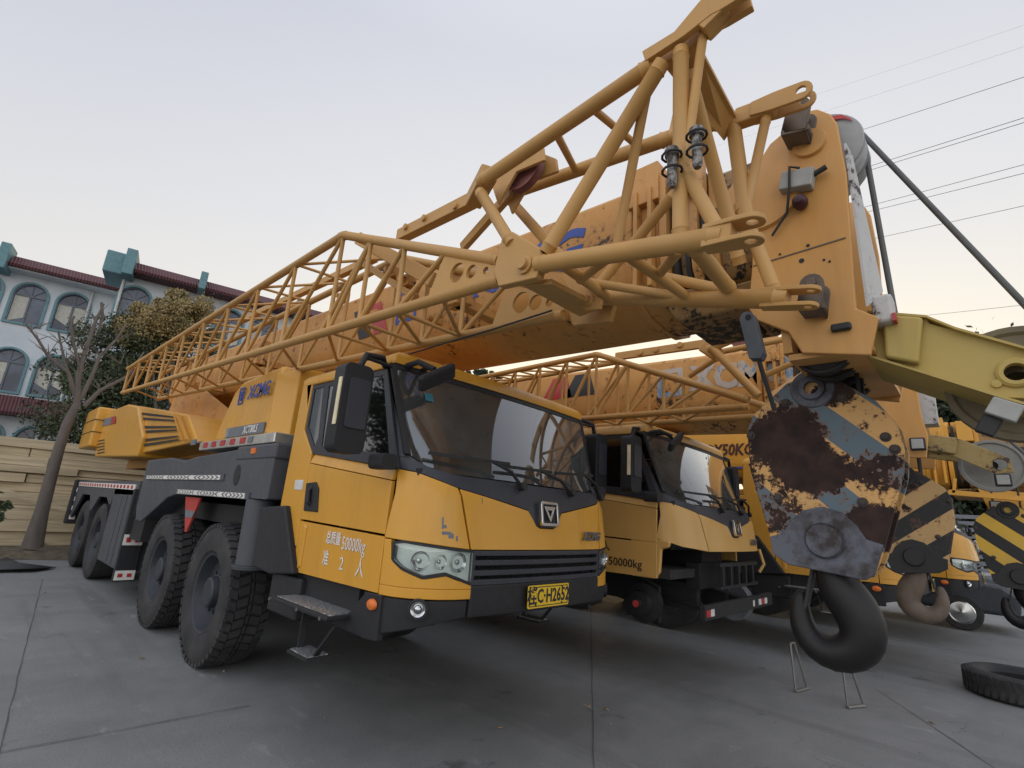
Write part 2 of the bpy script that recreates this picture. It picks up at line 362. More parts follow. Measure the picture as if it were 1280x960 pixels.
# ------------------------------------------------------------------ wheels
def wheel(parent, c, side=-1, R=.67, w=.40, tread=True, label=None):
    """side -1: outer face towards -x"""
    x, y, z = c; wl = MB(); ax = (side, 0, 0)
    hw = w/2
    prof = [(.36*R/.67, -hw*.80), (.40, -hw*.98), (.5, -hw*1.05), (.6, -hw), (R-.025, -hw*.86), (R-.022, 0), (R-.025, hw*.86), (.6, hw), (.5, hw*1.05), (.40, hw*.98), (.36*R/.67, hw*.80)]
    wl.lathe(c, ax, prof, 56)
    if tread:
        n = 44
        for i in range(n):
            a0 = 2*math.pi*i/n
            for k, (h0, h1, sk, ph) in enumerate([(-.99, -.62, .3, 0), (-.58, -.12, -.25, .5), (-.06, .06, 0, .2), (.12, .58, .25, .5), (.62, .99, -.3, 0)]):
                st = 2*math.pi/n; aa = a0+ph*st; da = st*.72
                vs = []
                for h, sh in ((h0, 0), (h1, sk*st)):
                    for da_ in (0, da):
                        for rr in (R-.05, R+.004 if abs(h) < .7 else R-.012):
                            a = aa+sh+da_
                            vs.append((x+side*h*hw, y+math.cos(a)*rr, z+math.sin(a)*rr))
                wl.add(vs, [(0, 1, 3, 2), (4, 6, 7, 5), (0, 4, 5, 1), (2, 3, 7, 6), (1, 5, 7, 3), (0, 2, 6, 4)])
    # flatten the foot of the tyre where it stands
    wl.v = [(a, b_, max(cz, .004+.0*b_)) for a, b_, cz in wl.v]
    em = bpy.data.objects.new('wheel', None); COL.objects.link(em); em.parent = parent; em.empty_display_size = .1
    if label: em['label'] = label
    wl.build('tyre', 'rubber', em, angle=30)
    r = MB(); ro = .36*R/.67
    r.lathe(c, ax, [(ro+.012, hw*.84), (ro+.015, hw*.9), (ro-.01, hw*.86), (ro-.03, hw*.55), (ro-.05, hw*.35), (.22, hw*.3), (.2, hw*.42), (.15, hw*.5), (.14, hw*.8), (.12, hw*.86), (0, hw*.86)], 32)
    for i in range(10):
        a = 2*math.pi*i/10; p = Vector((x+side*hw*.3, y+math.cos(a)*.185, z+math.sin(a)*.185)); r.tube(p, p+Vector((side*.05, 0, 0)), .016, 6)
    for i in range(8):
        a = 2*math.pi*(i+.5)/8; p = Vector((x+side*hw*.33, y+math.cos(a)*.27, z+math.sin(a)*.27)); r.m('chassis_black') if 0 else None
    r.build('rim', 'rim_grey', em, angle=30)
    return em
plain('rim_grey', (.038, .041, .05), .55, .2)
# ------------------------------------------------------------------ hook block
def hook_block(label, c, ztop, sc, facemat, lowmat, hookm, x_th=.22, group='hook blocks hanging from the boom heads', yaw=0, hsc=1.0, flip=1):
    """c=(x,y) of the block's centre; local frame, y to the left seen from the camera"""
    o = thing('hook_block', label, 'hook block', (c[0], c[1], ztop-.4*sc), group); o.rotation_euler.z = yaw
    sv = ROOT[0]; ROOT[0] = (0, 0, 0)
    P = [(a*sc*flip, b_*sc) for a, b_ in [(.02, .40), (.12, .38), (.30, .22), (.34, .13), (.335, -.09), (.235, -.52), (.17, -.565), (-.15, -.6), (-.19, -.57), (-.22, -.5), (-.34, -.12), (-.355, .0), (-.34, .12), (-.27, .24), (-.12, .37), (-.04, .40)]]
    t = x_th*sc/2
    for k, xx in enumerate((-t, t-.03)):
        q = MB().side(P, xx, .03); pl = q.build('side_plate', facemat, o, bevel=.004)
        if k == 0:
            q = MB(); q.side([(a*sc*flip, b_*sc) for a, b_ in [(.25, -.44), (.19, -.42), (.15, -.36), (.09, -.30), (0, -.275), (-.08, -.30), (-.14, -.36), (-.17, -.42), (-.235, -.44), (-.19, -.575), (-.15, -.605), (.17, -.57), (.24, -.525)]], xx-.018, .02); q.build('cheek_plate', lowmat, pl, bevel=.005)
            q = MB(); q.lathe((xx-.012, 0, -.44*sc), (-1, 0, 0), [(0, .035), (.075*sc, .035), (.085*sc, .02), (.085*sc, 0)], 24); q.build('trunnion', lowmat, pl)
            q = MB(); q.lathe((xx, .0, .335*sc), (-1, 0, 0), [(.035*sc, -.03), (.035*sc, .03), (.06*sc, .03), (.065*sc, .02), (.065*sc, .008), (.10*sc, .008), (.105*sc, 0)], 28); q.build('rope_eye', lowmat, pl)
            for (a, b_) in [(.13, .27), (-.13, .27), (.32, .1), (-.29, .06), (.2, -.24), (-.17, -.25), (-.32, -.0)]:
                q = MB(); q.lathe((xx, a*sc*flip, b_*sc), (-1, 0, 0), [(0, .022), (.013*sc, .02), (.014*sc, .008), (.023*sc, .006), (.024*sc, 0)], 14); q.build('bolt', 'bolt_brown', pl)
    q = MB()
    for k in range(4):
        xx = -t+.045+k*(2*t-.09)/3
        q.lathe((xx, .0, .03*sc), (1, 0, 0), [(0, -.018), (.29*sc, -.018), (.30*sc, -.022), (.27*sc, 0), (.30*sc, .022), (.29*sc, .018), (0, .018)], 32)
    q.build('pulley', 'black_paint', o)
    # hook
    h = .66*sc
    K = [(.0, -.50), (.0, -.585), (-.022, -.665), (-.07, -.735), (-.103, -.81), (-.10, -.885), (-.055, -.945), (.028, -.972), (.105, -.95), (.150, -.89), (.166, -.815), (.160, -.735), (.150, -.69)]
    Rr = [.07, .088, .103, .108, .106, .104, .098, .088, .076, .064, .054, .040, .022]
    q = MB(); q.path([(0, a*sc*hsc*flip, (b_+.5)*sc*hsc-.5*sc) for a, b_ in K], [r*sc*hsc for r in Rr], 14)
    hk = q.build('hook', hookm, o, angle=60); md = hk.modifiers.new('s', 'SUBSURF'); md.levels = md.render_levels = 1
    q = MB(); q.bar((0, .085*sc*flip, -.58*sc), (0, .135*sc*flip, -.78*sc), .07*sc, .014); q.build('safety_latch', 'black_paint', o)
    ROOT[0] = sv; return o
# ------------------------------------------------------------------ lattice jib
def weld(p, q, r):   # a tube with a weld bead swelling at each end
    p = Vector(p); q = Vector(q); d = (q-p).normalized(); L_ = (q-p).length; e = r*1.02
    k = [0, e, e+.007, e+.012, L_-e-.012, L_-e-.007, L_-e, L_]
    return [p+d*t for t in k], [r*1.0, r*1.02, r*1.13, r, r, r*1.13, r*1.02, r]
def jib(crane, J, lab=None):
    j = bpy.data.objects.new('lattice_jib', None); COL.objects.link(j); j.parent = crane
    A3 = lambda p, x: at(p, x=x)+np.array(J['sh'])
    xn, xf = J['xn'], J['xf']
    UN = [A3(p, xn) for p in J['UN']]; LN = [A3(p, xn) for p in J['LN']]
    LN = [LN[0], LN[-1]]
    off = np.array([xf-xn, 0, .0])
    UFz, LFz = J.get('uf', .05), J.get('lf', -.02)
    UF = [p+off+np.array([0, 0, UFz]) for p in UN]; LF = [p+off+np.array([0, 0, LFz]) for p in LN]
    rc, rb = J['rc'], J['rb']
    def on(poly, y):
        ys = [p[1] for p in poly]; return np.array([np.interp(y, ys[::-1], [p[k] for p in poly][::-1]) for k in range(3)])
    def tube(p, q, r, nm='brace', m_='jib_paint'):
        MB().path(weld(p, q, r)[0], weld(p, q, r)[1], 12).build(nm, m_, j, angle=50)
    for P in (UN, UF):
        for a, b_ in zip(P[:-1], P[1:]): tube(a, b_, rc, 'chord')
    for P in (LN, LF): tube(P[0], P[1], rc, 'chord')
    yA, yT = UN[1][1], UN[0][1]-.12; nb = J['nb']
    ys = [yA+(yT-yA)*i/nb for i in range(nb+1)]
    for y in ys: tube(on(UN, y), on(LN, y), rb); tube(on(UF, y), on(LF, y), rb)
    for a, b_ in zip(ys[:-1], ys[1:]):
        tube(on(UN, a), on(LN, b_), rb); tube(on(UF, a), on(LF, b_), rb)
        tube(on(LN, a), on(LF, b_), rb*.8); tube(on(UN, b_), on(UF, a), rb*.8)
    for y in ys: tube(on(UN, y), on(UF, y), rb*.8)
    yN = UN[-1][1]; m_ = 3; y2 = [yA+(yN-yA)*i/(m_+1) for i in range(m_+1)]
    for a in y2[1:-1]:
        tube(on(UN, a), on(LN, a), rb); tube(on(UF, a), on(LF, a), rb)
    for a, b_ in zip(y2[:-1], y2[1:]):
        tube(on(UN, b_), on(LN, a), rb); tube(on(UF, b_), on(LF, a), rb)
        tube(on(LN, b_), on(LF, a), rb*.8); tube(on(LN, a), on(LF, a), rb*.8)
    tube(on(UN, y2[1]), on(LN, yA+.12), rb)
    # gusset with three holes
    for xx, sg in ((xn-.012, 1), (xf-.012, 1)):
        ya, yb = y2[-1], yN
        lo = lambda y: on(LN, y)[2]+.02+(0 if xx < xn else LFz); up = lambda y: on(UN, y)[2]-.02+(0 if xx < xn else UFz)
        pl = [(ya+.12, lo(ya+.12)), (yb-.02, lo(yb-.02)), (yb-.02, up(yb)), (ya, up(ya))]
        hh = []
        for t, k in ((.28, .30), (.55, .27), (.8, .2)):
            y = ya+(yb-ya)*t; zz = (lo(y)+up(y))/2; hh.append(circ(y, zz, k*(up(y)-lo(y)), 18))
        MB().side(pl, xx, .02, hh).build('gusset_plate', 'jib_paint', j)
    tx, uy = xn-rc-.02, 0
    # node box joining the truss to the root frame
    q = MB(); q.side([tuple((A3(p, tx))[1:]) for p in J['node']], tx, .05); q.build('node_plate', 'jib_paint', j, bevel=.01)
    q = MB(); q.side([tuple((A3(p, tx))[1:]) for p in J['node']], xf+.03, .04); q.build('node_plate', 'jib_paint', j, bevel=.01)
    pc = A3(J['npin'], tx-.005); q = MB(); q.lathe(pc, (-1, 0, 0), [(0, .03), (.028, .03), (.03, .01), (.045, .008), (.045, -.01)], 18); q.build('pin', 'jib_paint', j)
    return j, tube, A3
def lug(j, p, d, side, L=.20, w=.085, gap=.05, t=.022, up=(0, 0, 1), mat='jib_paint'):
    """fork of two eyed plates at p reaching along d"""
    p = Vector(p); d = Vector(d).normalized(); s_ = Vector(up).normalized(); s_ = (s_-d*s_.dot(d)).normalized(); w_ = d.cross(s_)
    q = MB()
    for k in (-1, 1):
        o = p+s_*k*gap
        outline = [(-.10, -w*.8), (0, -w)]+[(L+w*math.cos(a), w*math.sin(a)) for a in np.linspace(-math.pi/2, math.pi/2, 10)]+[(0, w), (-.10, w*.8)]
        q.prism([outline, circ(L, 0, w*.45, 14)], t, o, d, w_)
    q.hexa([p-d*.1-s_*gap-w_*w*.8, p-d*.1+s_*gap-w_*w*.8, p-d*.1+s_*gap+w_*w*.8, p-d*.1-s_*gap+w_*w*.8], [p-s_*gap-w_*w*.8, p+s_*gap-w_*w*.8, p+s_*gap+w_*w*.8, p-s_*gap+w_*w*.8])
    return q.build('lug', mat, j, bevel=.004)
def sheave(parent, c, axis, R, w, mat, name='pulley', spokes=0):
    q = MB(); q.lathe(c, axis, [(R*.18, -w/2), (R*.2, -w*.35), (R*.85, -w*.3), (R*.9, -w/2), (R, -w/2), (R*.9, 0), (R, w/2), (R*.9, w/2), (R*.85, w*.3), (R*.2, w*.35), (R*.18, w/2), (0, w/2)], 40)
    return q.build(name, mat, parent)
# ------------------------------------------------------------------ the crane
def crane(D, label, O):
    """D: shift of the whole machine from the first one; O: options"""
    base = (3.09, 6.0, 0); ROOT[0] = base
    c = thing('truck_crane', label, 'truck crane', (base[0]+D[0], base[1]+D[1], base[2]+D[2]), 'truck cranes parked in a row')
    Y = O.get('paint', 'yellow_paint'); lo = O.get('lower', True)
    # --- cab skin
    panel(MB(), (-.75, -.825), (.75, .825), 1.365, VEE, 0, .03, 40, 8).build('bonnet_panel', Y, c, bevel=.004)
    for sg in (-1, 1):
        a0, a1 = (-.765, -.84), (-SE-.05, -SE-.05)
        zl = [(-SE-.05, 1.41), (-1.1, 1.395), (-.76, 1.365)] if lo else [(-SE-.05, 1.48), (-1.1, 1.40), (-.76, 1.365)]
        f = lambda L_: [(x*-sg, z) for x, z in (L_ if sg < 0 else L_)][::(1 if sg > 0 else -1)]
        if sg < 0: zz = zl; ss0, ss1 = (-SE, -SE+.13), a0
        else: zz = [(-x, z) for x, z in reversed(zl)]; ss0, ss1 = (.765, .84), (SE, SE-.13)
        panel(MB(), ss0, ss1, zz, VEE, 0, .03, 16, 8).build('corner_panel', Y, c, bevel=.004)
    cw = MB(); panel(cw, (-SE+.12, -SE+.06), (SE-.12, SE-.06), [(s, z+.006) for s, z in VEE], WSB, -.004, .03, 60, 3); cw.build('cowl', 'cowl_grey', c, bevel=.003)
    for sg in (-1, 1):
        ap = MB(); a, b_ = sorted((sg*1.155, sg*(SE-.08))); a, b_ = ((a-0, a+.10), b_) if sg < 0 else (a, (b_, b_-.10))
        panel(ap, a, b_, 1.93, 2.60, 0, .03, 8, 8)
        ap.build('pillar', 'cowl_grey', c, bevel=.004)
    ws = MB(); panel(ws, (-1.16, -1.20), (1.16, 1.20), [(s, z+.012) for s, z in WSB], 2.60, -.006, .012, 40, 10, True)
    wso = ws.build('windscreen', 'windscreen_glass', c)
    # black ceramic border round the glass
    br = MB(); panel(br, -1.2, 1.2, 2.565, 2.605, .0, .012, 40, 1, True); panel(br, (-1.18, -1.23), (-1.125, -1.18), 1.95, 2.6, .0, .02, 2, 8, True); panel(br, (1.125, 1.18), (1.18, 1.23), 1.95, 2.6, .0, .02, 2, 8, True)
    br.build('seal', 'black_plastic', wso)
    if O.get('sticker'):
        st = MB(); panel(st, -.93, -.86, 2.36, 2.42, .008, .003, 2, 2, True); st.build('sticker', 'teal_sticker', wso)
    # roof
    top = [(XN+.0, 3.22), (XN+.004, 3.16)]+[tuple(shell(s, 2.61, .012, True)[:2]) for s in np.linspace(-1.19, 1.19, 26)]+[(2*XC-XN-.004, 3.16), (2*XC-XN, 3.22)]
    r = MB(); xs_n, xs_f = XN+.0, 2*XC-XN-.0
    ring = [(p[0], p[1]) for p in top]+[(xs_f, 4.46), (xs_n, 4.46)]
    lv = [(2.607, 1.0, 0), (2.66, 1.0, .02), (2.70, .97, .06), (2.735, .85, .18), (2.745, .5, .6)]
    vs = []; nR = len(ring); cx, cy = XC, 3.75
    for z, k, dyy in lv: vs += [(cx+(x-cx)*k, max(y, 0)+((cy-y)*(1-k)), z) for x, y in ring]
    fs = [(a*nR+i, a*nR+(i+1) % nR, (a+1)*nR+(i+1) % nR, (a+1)*nR+i) for a in range(len(lv)-1) for i in range(nR)]+[tuple((len(lv)-1)*nR+i for i in range(nR)), tuple(reversed(range(nR)))]
    r.add(vs, fs); rf = r.build('roof', Y, c, angle=50)
    for px in ((500, 456), (532, 459)):
        q = MB(); p = at(px, z=2.745) if 0 else (2.2+.35*(px[0] > 510), 3.2, 2.735); q.path([(p[0]-.03, p[1], p[2]-.01), (p[0]-.025, p[1], p[2]+.03), (p[0], p[1], p[2]+.05), (p[0]+.025, p[1], p[2]+.03), (p[0]+.03, p[1], p[2]-.01)], .007, 8); q.build('lifting_eye', Y, rf)
    # --- sides
    for sg in (-1, 1):
        xo = XN if sg < 0 else 2*XC-XN-.03
        X_ = lambda dx, th: XN+dx if sg < 0 else 2*XC-XN-dx-th
        pil = MB()
        pil.side([(4.47, 2.62), (3.16, 2.62), (3.15, 2.585), (4.285, 2.60), (4.30, 2.2), (4.085, 1.99), (4.085, 1.07), (4.12, 1.06), (4.50, 1.54), (4.48, 2.17)], X_(.0, .04), .04)
        pil.build('rear_pillar', Y, c, bevel=.012)
        dr = MB()
        dr.side([(4.075, 1.90), (2.868, 1.765), (2.868, 1.425), (4.075, 1.455)], X_(0, .035), .035)
        dr.side([(4.075, 1.44), (2.868, 1.41), (2.868, 1.07), (4.075, 1.06)], X_(0, .035), .035)
        # belt fold, leaning inwards
        x0, x1 = (XN, XN+.03) if sg < 0 else (2*XC-XN, 2*XC-XN-.03)
        dr.hexa([(x0, 4.075, 1.905), (x0, 2.868, 1.77), (x0+sg*-.035, 2.868, 1.77), (x0+sg*-.035, 4.075, 1.905)], [(x1, 4.075, 1.985), (x1, 2.868, 1.845), (x1+sg*-.03, 2.868, 1.845), (x1+sg*-.03, 4.075, 1.985)])
        # pressed frame of the lower door
        dr.hexa([(x0, 3.93, 1.41), (x0, 3.93, 1.10), (x0, 3.99, 1.08), (x0, 3.99, 1.43)], [(x0+sg*.012, 3.94, 1.39), (x0+sg*.012, 3.94, 1.12), (x0+sg*.012, 3.98, 1.10), (x0+sg*.012, 3.98, 1.41)])
        door = dr.build('door', Y, c, bevel=.006)
        hd = MB(); hy = [(4.06, 1.74), (3.90, 1.75), (3.84, 1.70), (3.80, 1.52), (4.03, 1.52)]
        hd.side(hy, X_(-.012, .02), .02)
        hn = hd.build('door_handle', 'black_plastic', door, bevel=.008)
        xh = X_(-.035, .0)
        xg = XN-.016 if sg < 0 else 2*XC-XN+.016; MB().path([(xg-sg*.02, 3.955, 1.71), (xg+sg*.012, 3.95, 1.68), (xg+sg*.012, 3.935, 1.59), (xg-sg*.02, 3.93, 1.56)], .017, 8).build('grip', 'black_paint', hn)
        fr = MB()
        fr.side([(4.075, 1.99), (2.86, 1.85), (2.95, 1.935), (3.97, 2.03), (4.03, 2.55), (3.15, 2.52), (2.96, 1.95), (2.88, 1.85), (2.84, 1.86), (3.12, 2.585), (4.285, 2.60), (4.28, 2.2), (4.07, 1.99)][:0] or [(4.285, 2.597), (3.12, 2.58), (2.83, 1.845), (4.09, 1.985), (4.29, 2.19)], X_(.012, .02), .02,
                [[(3.99, 2.555), (3.16, 2.535), (2.955, 1.945), (3.95, 2.045)], [(4.25, 2.56), (4.09, 2.56), (4.03, 2.12), (4.07, 2.04), (4.255, 2.22)]])
        f_ = fr.build('window_frame', 'cowl_grey', door, bevel=.003)
        gl = MB(); gl.side([(4.26, 2.57), (3.14, 2.55), (2.93, 1.93), (4.06, 2.03), (4.26, 2.21)], X_(.02, .006), .006); gl.build('side_window', 'side_glass', door)
    # --- cab inner body, floor, rear wall, seats
    q = MB(); q.box((XN+.05, 4.36, 1.08), (2*XC-XN-.05, 4.40, 2.6)); q.box((XN+.05, 2.75, 1.07), (2*XC-XN-.05, 4.38, 1.16)); q.build('cab_floor', 'cloth_dark', c)
    q = MB(); panel(q, -SE, SE, 1.40, 1.85, -.06, .02, 30, 3); q.box((XN+.1, 2.72, 1.55), (2*XC-XN-.1, 3.0, 1.86)); q.build('dashboard', 'cloth_dark', c, bevel=.01)
    for xs in (2.45, 3.65):
        q = MB(); q.box((xs-.26, 3.45, 1.35), (xs+.26, 3.95, 1.55)); q.box((xs-.26, 3.9, 1.5), (xs+.26, 4.08, 2.2)); q.box((xs-.13, 3.93, 2.2), (xs+.13, 4.03, 2.42)); q.build('seat', 'seat_black', c, bevel=.05, seg=3)
    q = MB(); q.path([(3.65+.23*math.cos(a), 3.2+.12*math.sin(a), 1.97+.2*math.sin(a)) for a in np.linspace(0, 2*math.pi, 25)[:-1]], .016, 8, True); q.tube((3.65, 3.2, 1.97), (3.65, 3.0, 1.75), .03); q.bar((3.42, 3.2, 1.97), (3.88, 3.2, 1.97), .03, .02); q.build('steering_wheel', 'black_plastic', c)
    # --- wipers
    for a, b_, b2 in (((.24, 1.80), (-.30, 1.93), (-.85, 1.90)), ((-.20+.62, 1.80), (-.05+.1, 1.95), (-.35, 1.90)), ((1.0, 1.84), (.66, 1.96), (.30, 1.93))):
        pass
    for base_s, el, tip in (((-.25), (-.52, 1.935), (-1.0, 1.955)), ((.38), (.0, 1.925), (-.42, 1.93)), ((.97), (.66, 1.96), (.22, 1.945))):
        q = MB(); P0 = shell(base_s, 1.795, .02); P1 = shell(el[0], el[1], .055); P2 = shell(tip[0], tip[1], .03); P3 = P1+(P1-P2)*.28
        q.tube(P0-np.array([0, -.03, 0]), P0+np.array([0, -.03, .01]), .03); q.path([P0, (P0+P1)/2+np.array([0, -.035, .02]), P1], .013, 8); q.bar(P2, P3, .018, .022); q.build('wiper', 'black_paint', c)
    # --- emblem and small lettering
    q = MB(); n_ = Vector(UX); up = Vector((0, .14, .99)).normalized(); p0 = Vector(shell(0, 1.615, .03))+Vector((-.0, 0, 0))
    q.prism([rrect(-.105, -.085, .105, .095, .02), rrect(-.083, -.063, .083, .073, .012)], .03, p0, UX, up)
    q.prism([[(-.07, .06), (.07, .06), (.035, -.0), (.0, -.06), (-.035, 0)], [(-.028, .03), (.028, .03), (0, -.02)]], .03, p0, UX, up)
    q.build('emblem', 'chrome', c, bevel=.004)
    text('XCMG', .09, 'steel', c, shell(.60, 1.465, .018), (1, .10, 0), (0, 0, 1), 'brand_lettering', .004, .2, 1.1, .004)
    # --- headlights and lower face
    if lo:
        for sg in (-1, 1):
            t = lambda L_: (L_ if sg < 0 else [(-a, b_) for a, b_ in reversed(L_)])
            hi = t([(-1.27, 1.375), (-1.2, 1.385), (-.74, 1.345)]); low = t([(-1.27, 1.29), (-1.2, 1.245), (-1.06, 1.20), (-.92, 1.225), (-.84, 1.20), (-.74, 1.165)])
            s0, s1 = sorted((sg*1.27, sg*.74))
            hb = MB(); panel(hb, s0, s1, low, hi, -.03, .02, 24, 4); hl = hb.build('headlight', 'reflector_silver', c)
            lb = MB(); panel(lb, s0, s1, low, hi, 0, .006, 24, 4); lb.build('lens', 'lens_glass', hl)
            rm = MB(); panel(rm, s0, s1, [(a, b_-.018) for a, b_ in low], low, .004, .06, 24, 1); panel(rm, s0, s1, hi, [(a, b_+.016) for a, b_ in hi], .002, .06, 24, 1); panel(rm, s0-.012, s0+.006, [(s0, low[0][1]-.01), (s0+.01, low[0][1])], [(s0, hi[0][1]+.01)], .002, .06, 1, 3); rm.build('housing', 'black_plastic', hl)
            for sp, rr in ((-1.1, .06), (-.97, .045), (-.84, .06)):
                pc = shell(sg*-sp*-1 if 0 else (sp if sg < 0 else -sp), 1.285, -.03); q = MB(); q.lathe(pc, (0 if abs(sp) < 1 else sg*.35, -1, 0), [(rr, .025), (rr*.9, .02), (rr*.6, -.005), (rr*.3, -.012), (rr*.28, .01), (rr*.1, .014), (0, .014)], 22); q.build('reflector', 'chrome', hl)
            cm = MB(); s0, s1 = sorted((sg*(SE+.0), sg*.73))
            zt = t([(-SE-.05, 1.40), (-1.29, 1.40), (-1.285, 1.28), (-1.2, 1.225), (-1.06, 1.18), (-.92, 1.205), (-.84, 1.18), (-.73, 1.15)])
            panel(cm, s0, s1, 1.125, zt, 0, .04, 40, 3); panel(cm, s0, s1, 1.065, 1.125, -.0, .04, 24, 2)
            cm.v = [(x, y, z) for x, y, z in cm.v]
            cm.build('corner_trim', Y, c, bevel=.006)
            q = MB(); pc = shell(sg*1.07, 1.01, .005); ax = shell(sg*1.07, 1.01, 1)-shell(sg*1.07, 1.01, 0); q.lathe(pc, ax, [(.062, -.03), (.062, .01), (.052, .012), (.045, -.0)], 22); fo = q.build('fog_lamp', 'black_plastic', c)
            q = MB(); q.lathe(pc, ax, [(.046, 0), (.03, -.01), (.018, .006), (0, .012)], 20); q.build('bulb', 'chrome', fo)
        gr = MB(); panel(gr, -.735, .735, 1.15, 1.36, -.055, .02, 24, 4)
        gr.build('grille_mesh', 'mesh_black', c)
        gr = MB()
        for z in (1.345, 1.285, 1.222, 1.165):
            panel(gr, -.735, .735, z-.02, z+.016, .0, .05, 24, 2)
        for s in (-.725, .725): panel(gr, s-.012, s+.012, 1.15, 1.36, 0, .05, 1, 2)
        gr.build('grille', 'cowl_grey', c, bevel=.006)
        bp = MB(); panel(bp, -.735, .735, .95, 1.148, .004, .12, 24, 4); bp.build('bumper', 'black_plastic', c, bevel=.015)
        for sg in (-1, 1):
            s0, s1 = sorted((sg*(SE+.18), sg*.74)); bp = MB()
            z_ = [(-SE-.2, .80), (-1.3, .84), (-.9, .93), (-.74, .95)] if sg < 0 else [(.74, .95), (.9, .93), (1.3, .84), (SE+.2, .80)]
            panel(bp, s0, s1, z_, 1.06, -.012, .12, 24, 4); bp.build('bumper_corner', 'black_plastic', c, bevel=.012)
        # number plate
        y_ = y0f(1.06)-.035; pl = MB(); R_ = Matrix.Rotation(math.radians(0), 3, 'Y')
        pl.prism([rrect(-.235, -.075, .235, .075, .012)], .006, (3.075, y_, 1.055), UX, UZ); po = pl.build('number_plate', 'plate_yellow', c)
        text('桂C·H2652', .128, 'lettering_dark', po, (3.075, y_-.004, 1.053), UX, UZ, 'plate_lettering', .0025, 0, .80, .002)
        q = MB(); q.prism([rrect(-.225, -.065, .225, .065, .01), rrect(-.219, -.059, .219, .059, .008)], .002, (3.075, y_-.003, 1.055), UX, UZ)
        for a, b_ in ((-.15, .055), (.15, .055), (-.15, -.055), (.15, -.055)): q.lathe((3.075+a, y_-.003, 1.055+b_), (0, -1, 0), [(.008, 0), (.006, .005), (0, .006)], 10)
        q.build('plate_border', 'lettering_dark', po)
        # lower black skirt, side bracket and steps (both sides)
        for sg in (-1, 1):
            X_ = lambda dx, th: XN+dx if sg < 0 else 2*XC-XN-dx-th
            q = MB(); q.side([(3.00, 1.06), (2.82, 1.07), (2.82, .80), (2.95, .79), (3.38, .80), (3.28, .86), (3.18, .90)], X_(-.0, .05), .05); sk = q.build('skirt', 'black_plastic', c, bevel=.01)
            xo = X_(-.014, 0); q = MB(); q.lathe((xo+(.01 if sg < 0 else -.01), 2.90, 1.0), (sg, 0, 0), [(.056, 0), (.05, .014), (.03, .02), (0, .022)], 24)
            q.v = [(a, 2.90+(b_-2.90)*.9, 1.0+(z-1.0)*.62) for a, b_, z in q.v]; q.build('side_marker', 'orange_lens', sk)
            xa, xb = sorted((X_(-.17, 0), X_(.2, 0)))
            q = MB(); q.box((xa, 3.14, .87), (xb, 3.96, .90)); sp = q.build('step', 'black_plastic', c, bevel=.01)
            q = MB(); q.box((xa+.03, 3.16, .9), (xb-.03, 3.94, .906)); q.build('tread', 'tread_plate', sp)
            q = MB()
            for yy in (3.12, 3.45, 3.9):
                q.tube((xa-.004, yy+.1, .878), (xa+.01, yy+.1, .878), .012)
            q.build('screw', 'steel', sp)
            x2 = xa-.03
            q = MB(); q.bar((xa+.07, 3.55, .86), (x2+.07, 3.50, .64), .012, .04, (1, 0, 0)); q.bar((xa+.07, 3.12, .84), (x2+.07, 3.28, .64), .012, .04, (1, 0, 0)); q.box((x2, 3.25, .62), (x2+.16, 3.53, .64)); ls = q.build('lower_step', 'chassis_black', c)
            q = MB(); q.box((x2+.01, 3.27, .64), (x2+.15, 3.51, .648)); q.build('tread', 'tread_plate', ls)
            # battery box below the cab, black panel behind it, mudguard column
            q = MB(); q.box((min(X_(.05, .0), X_(.5, 0)), 3.15, .9), (max(X_(.05, 0), X_(.5, 0)), 4.4, 1.06)); q.build('cab_mount', 'chassis_black', c)
            q = MB(); q.side([(4.80, 1.52), (4.30, 1.55), (3.95, 1.05), (4.38, 1.00), (4.72, 1.02)], X_(-.05, .3), .3); q.box((min(X_(0, 0), X_(.35, 0)), 3.9, .72), (max(X_(0, 0), X_(.35, 0)), 4.42, 1.02)); q.build('mudguard_panel', 'black_plastic', c, bevel=.02)
            q = MB()
            for z0, z1, r0 in ((1.0, 1.58, .135), (.965, 1.0, .155)):
                q.lathe((X_(.05, 0), 5.0, z0), (0, 0, 1), [(0, 0), (r0, 0), (r0*1.08, z1-z0), (0, z1-z0)], 20)
            q.build('mudguard_column', 'carrier_grey', c, bevel=.005)
    else:
        # stripped front: open frame, bare hubs and a low bumper bar
        q = MB()
        q.box((XN+.1, 2.75, 1.36), (2*XC-XN-.1, 3.9, 1.42)); q.build('floor_pan', 'chassis_black', c)
        q = MB()
        for x in (XC-.42, XC+.42): q.box((x-.05, 2.75, .72), (x+.05, 8, 1.0))
        q.box((XC-.5, 2.7, .95), (XC+.75, 2.85, 1.22)); q.tube((XC-.95, 3.3, .72), (XC+.95, 3.3, .72), .09); q.box((XC-.3, 2.75, 1.0), (XC+.3, 4.2, 1.4)); q.build('frame_rail', 'chassis_black', c)
        q = MB()
        for k in range(5):
            q.box((XC-.35+k*.24, 2.50, 1.0), (XC-.30+k*.24, 2.55, 1.2))
        q.box((XC-.42, 2.5, 1.2), (XC+.8, 2.56, 1.24)); q.box((XC-.42, 2.5, .97), (XC+.8, 2.56, 1.0)); q.build('radiator_guard', 'black_plastic', c)
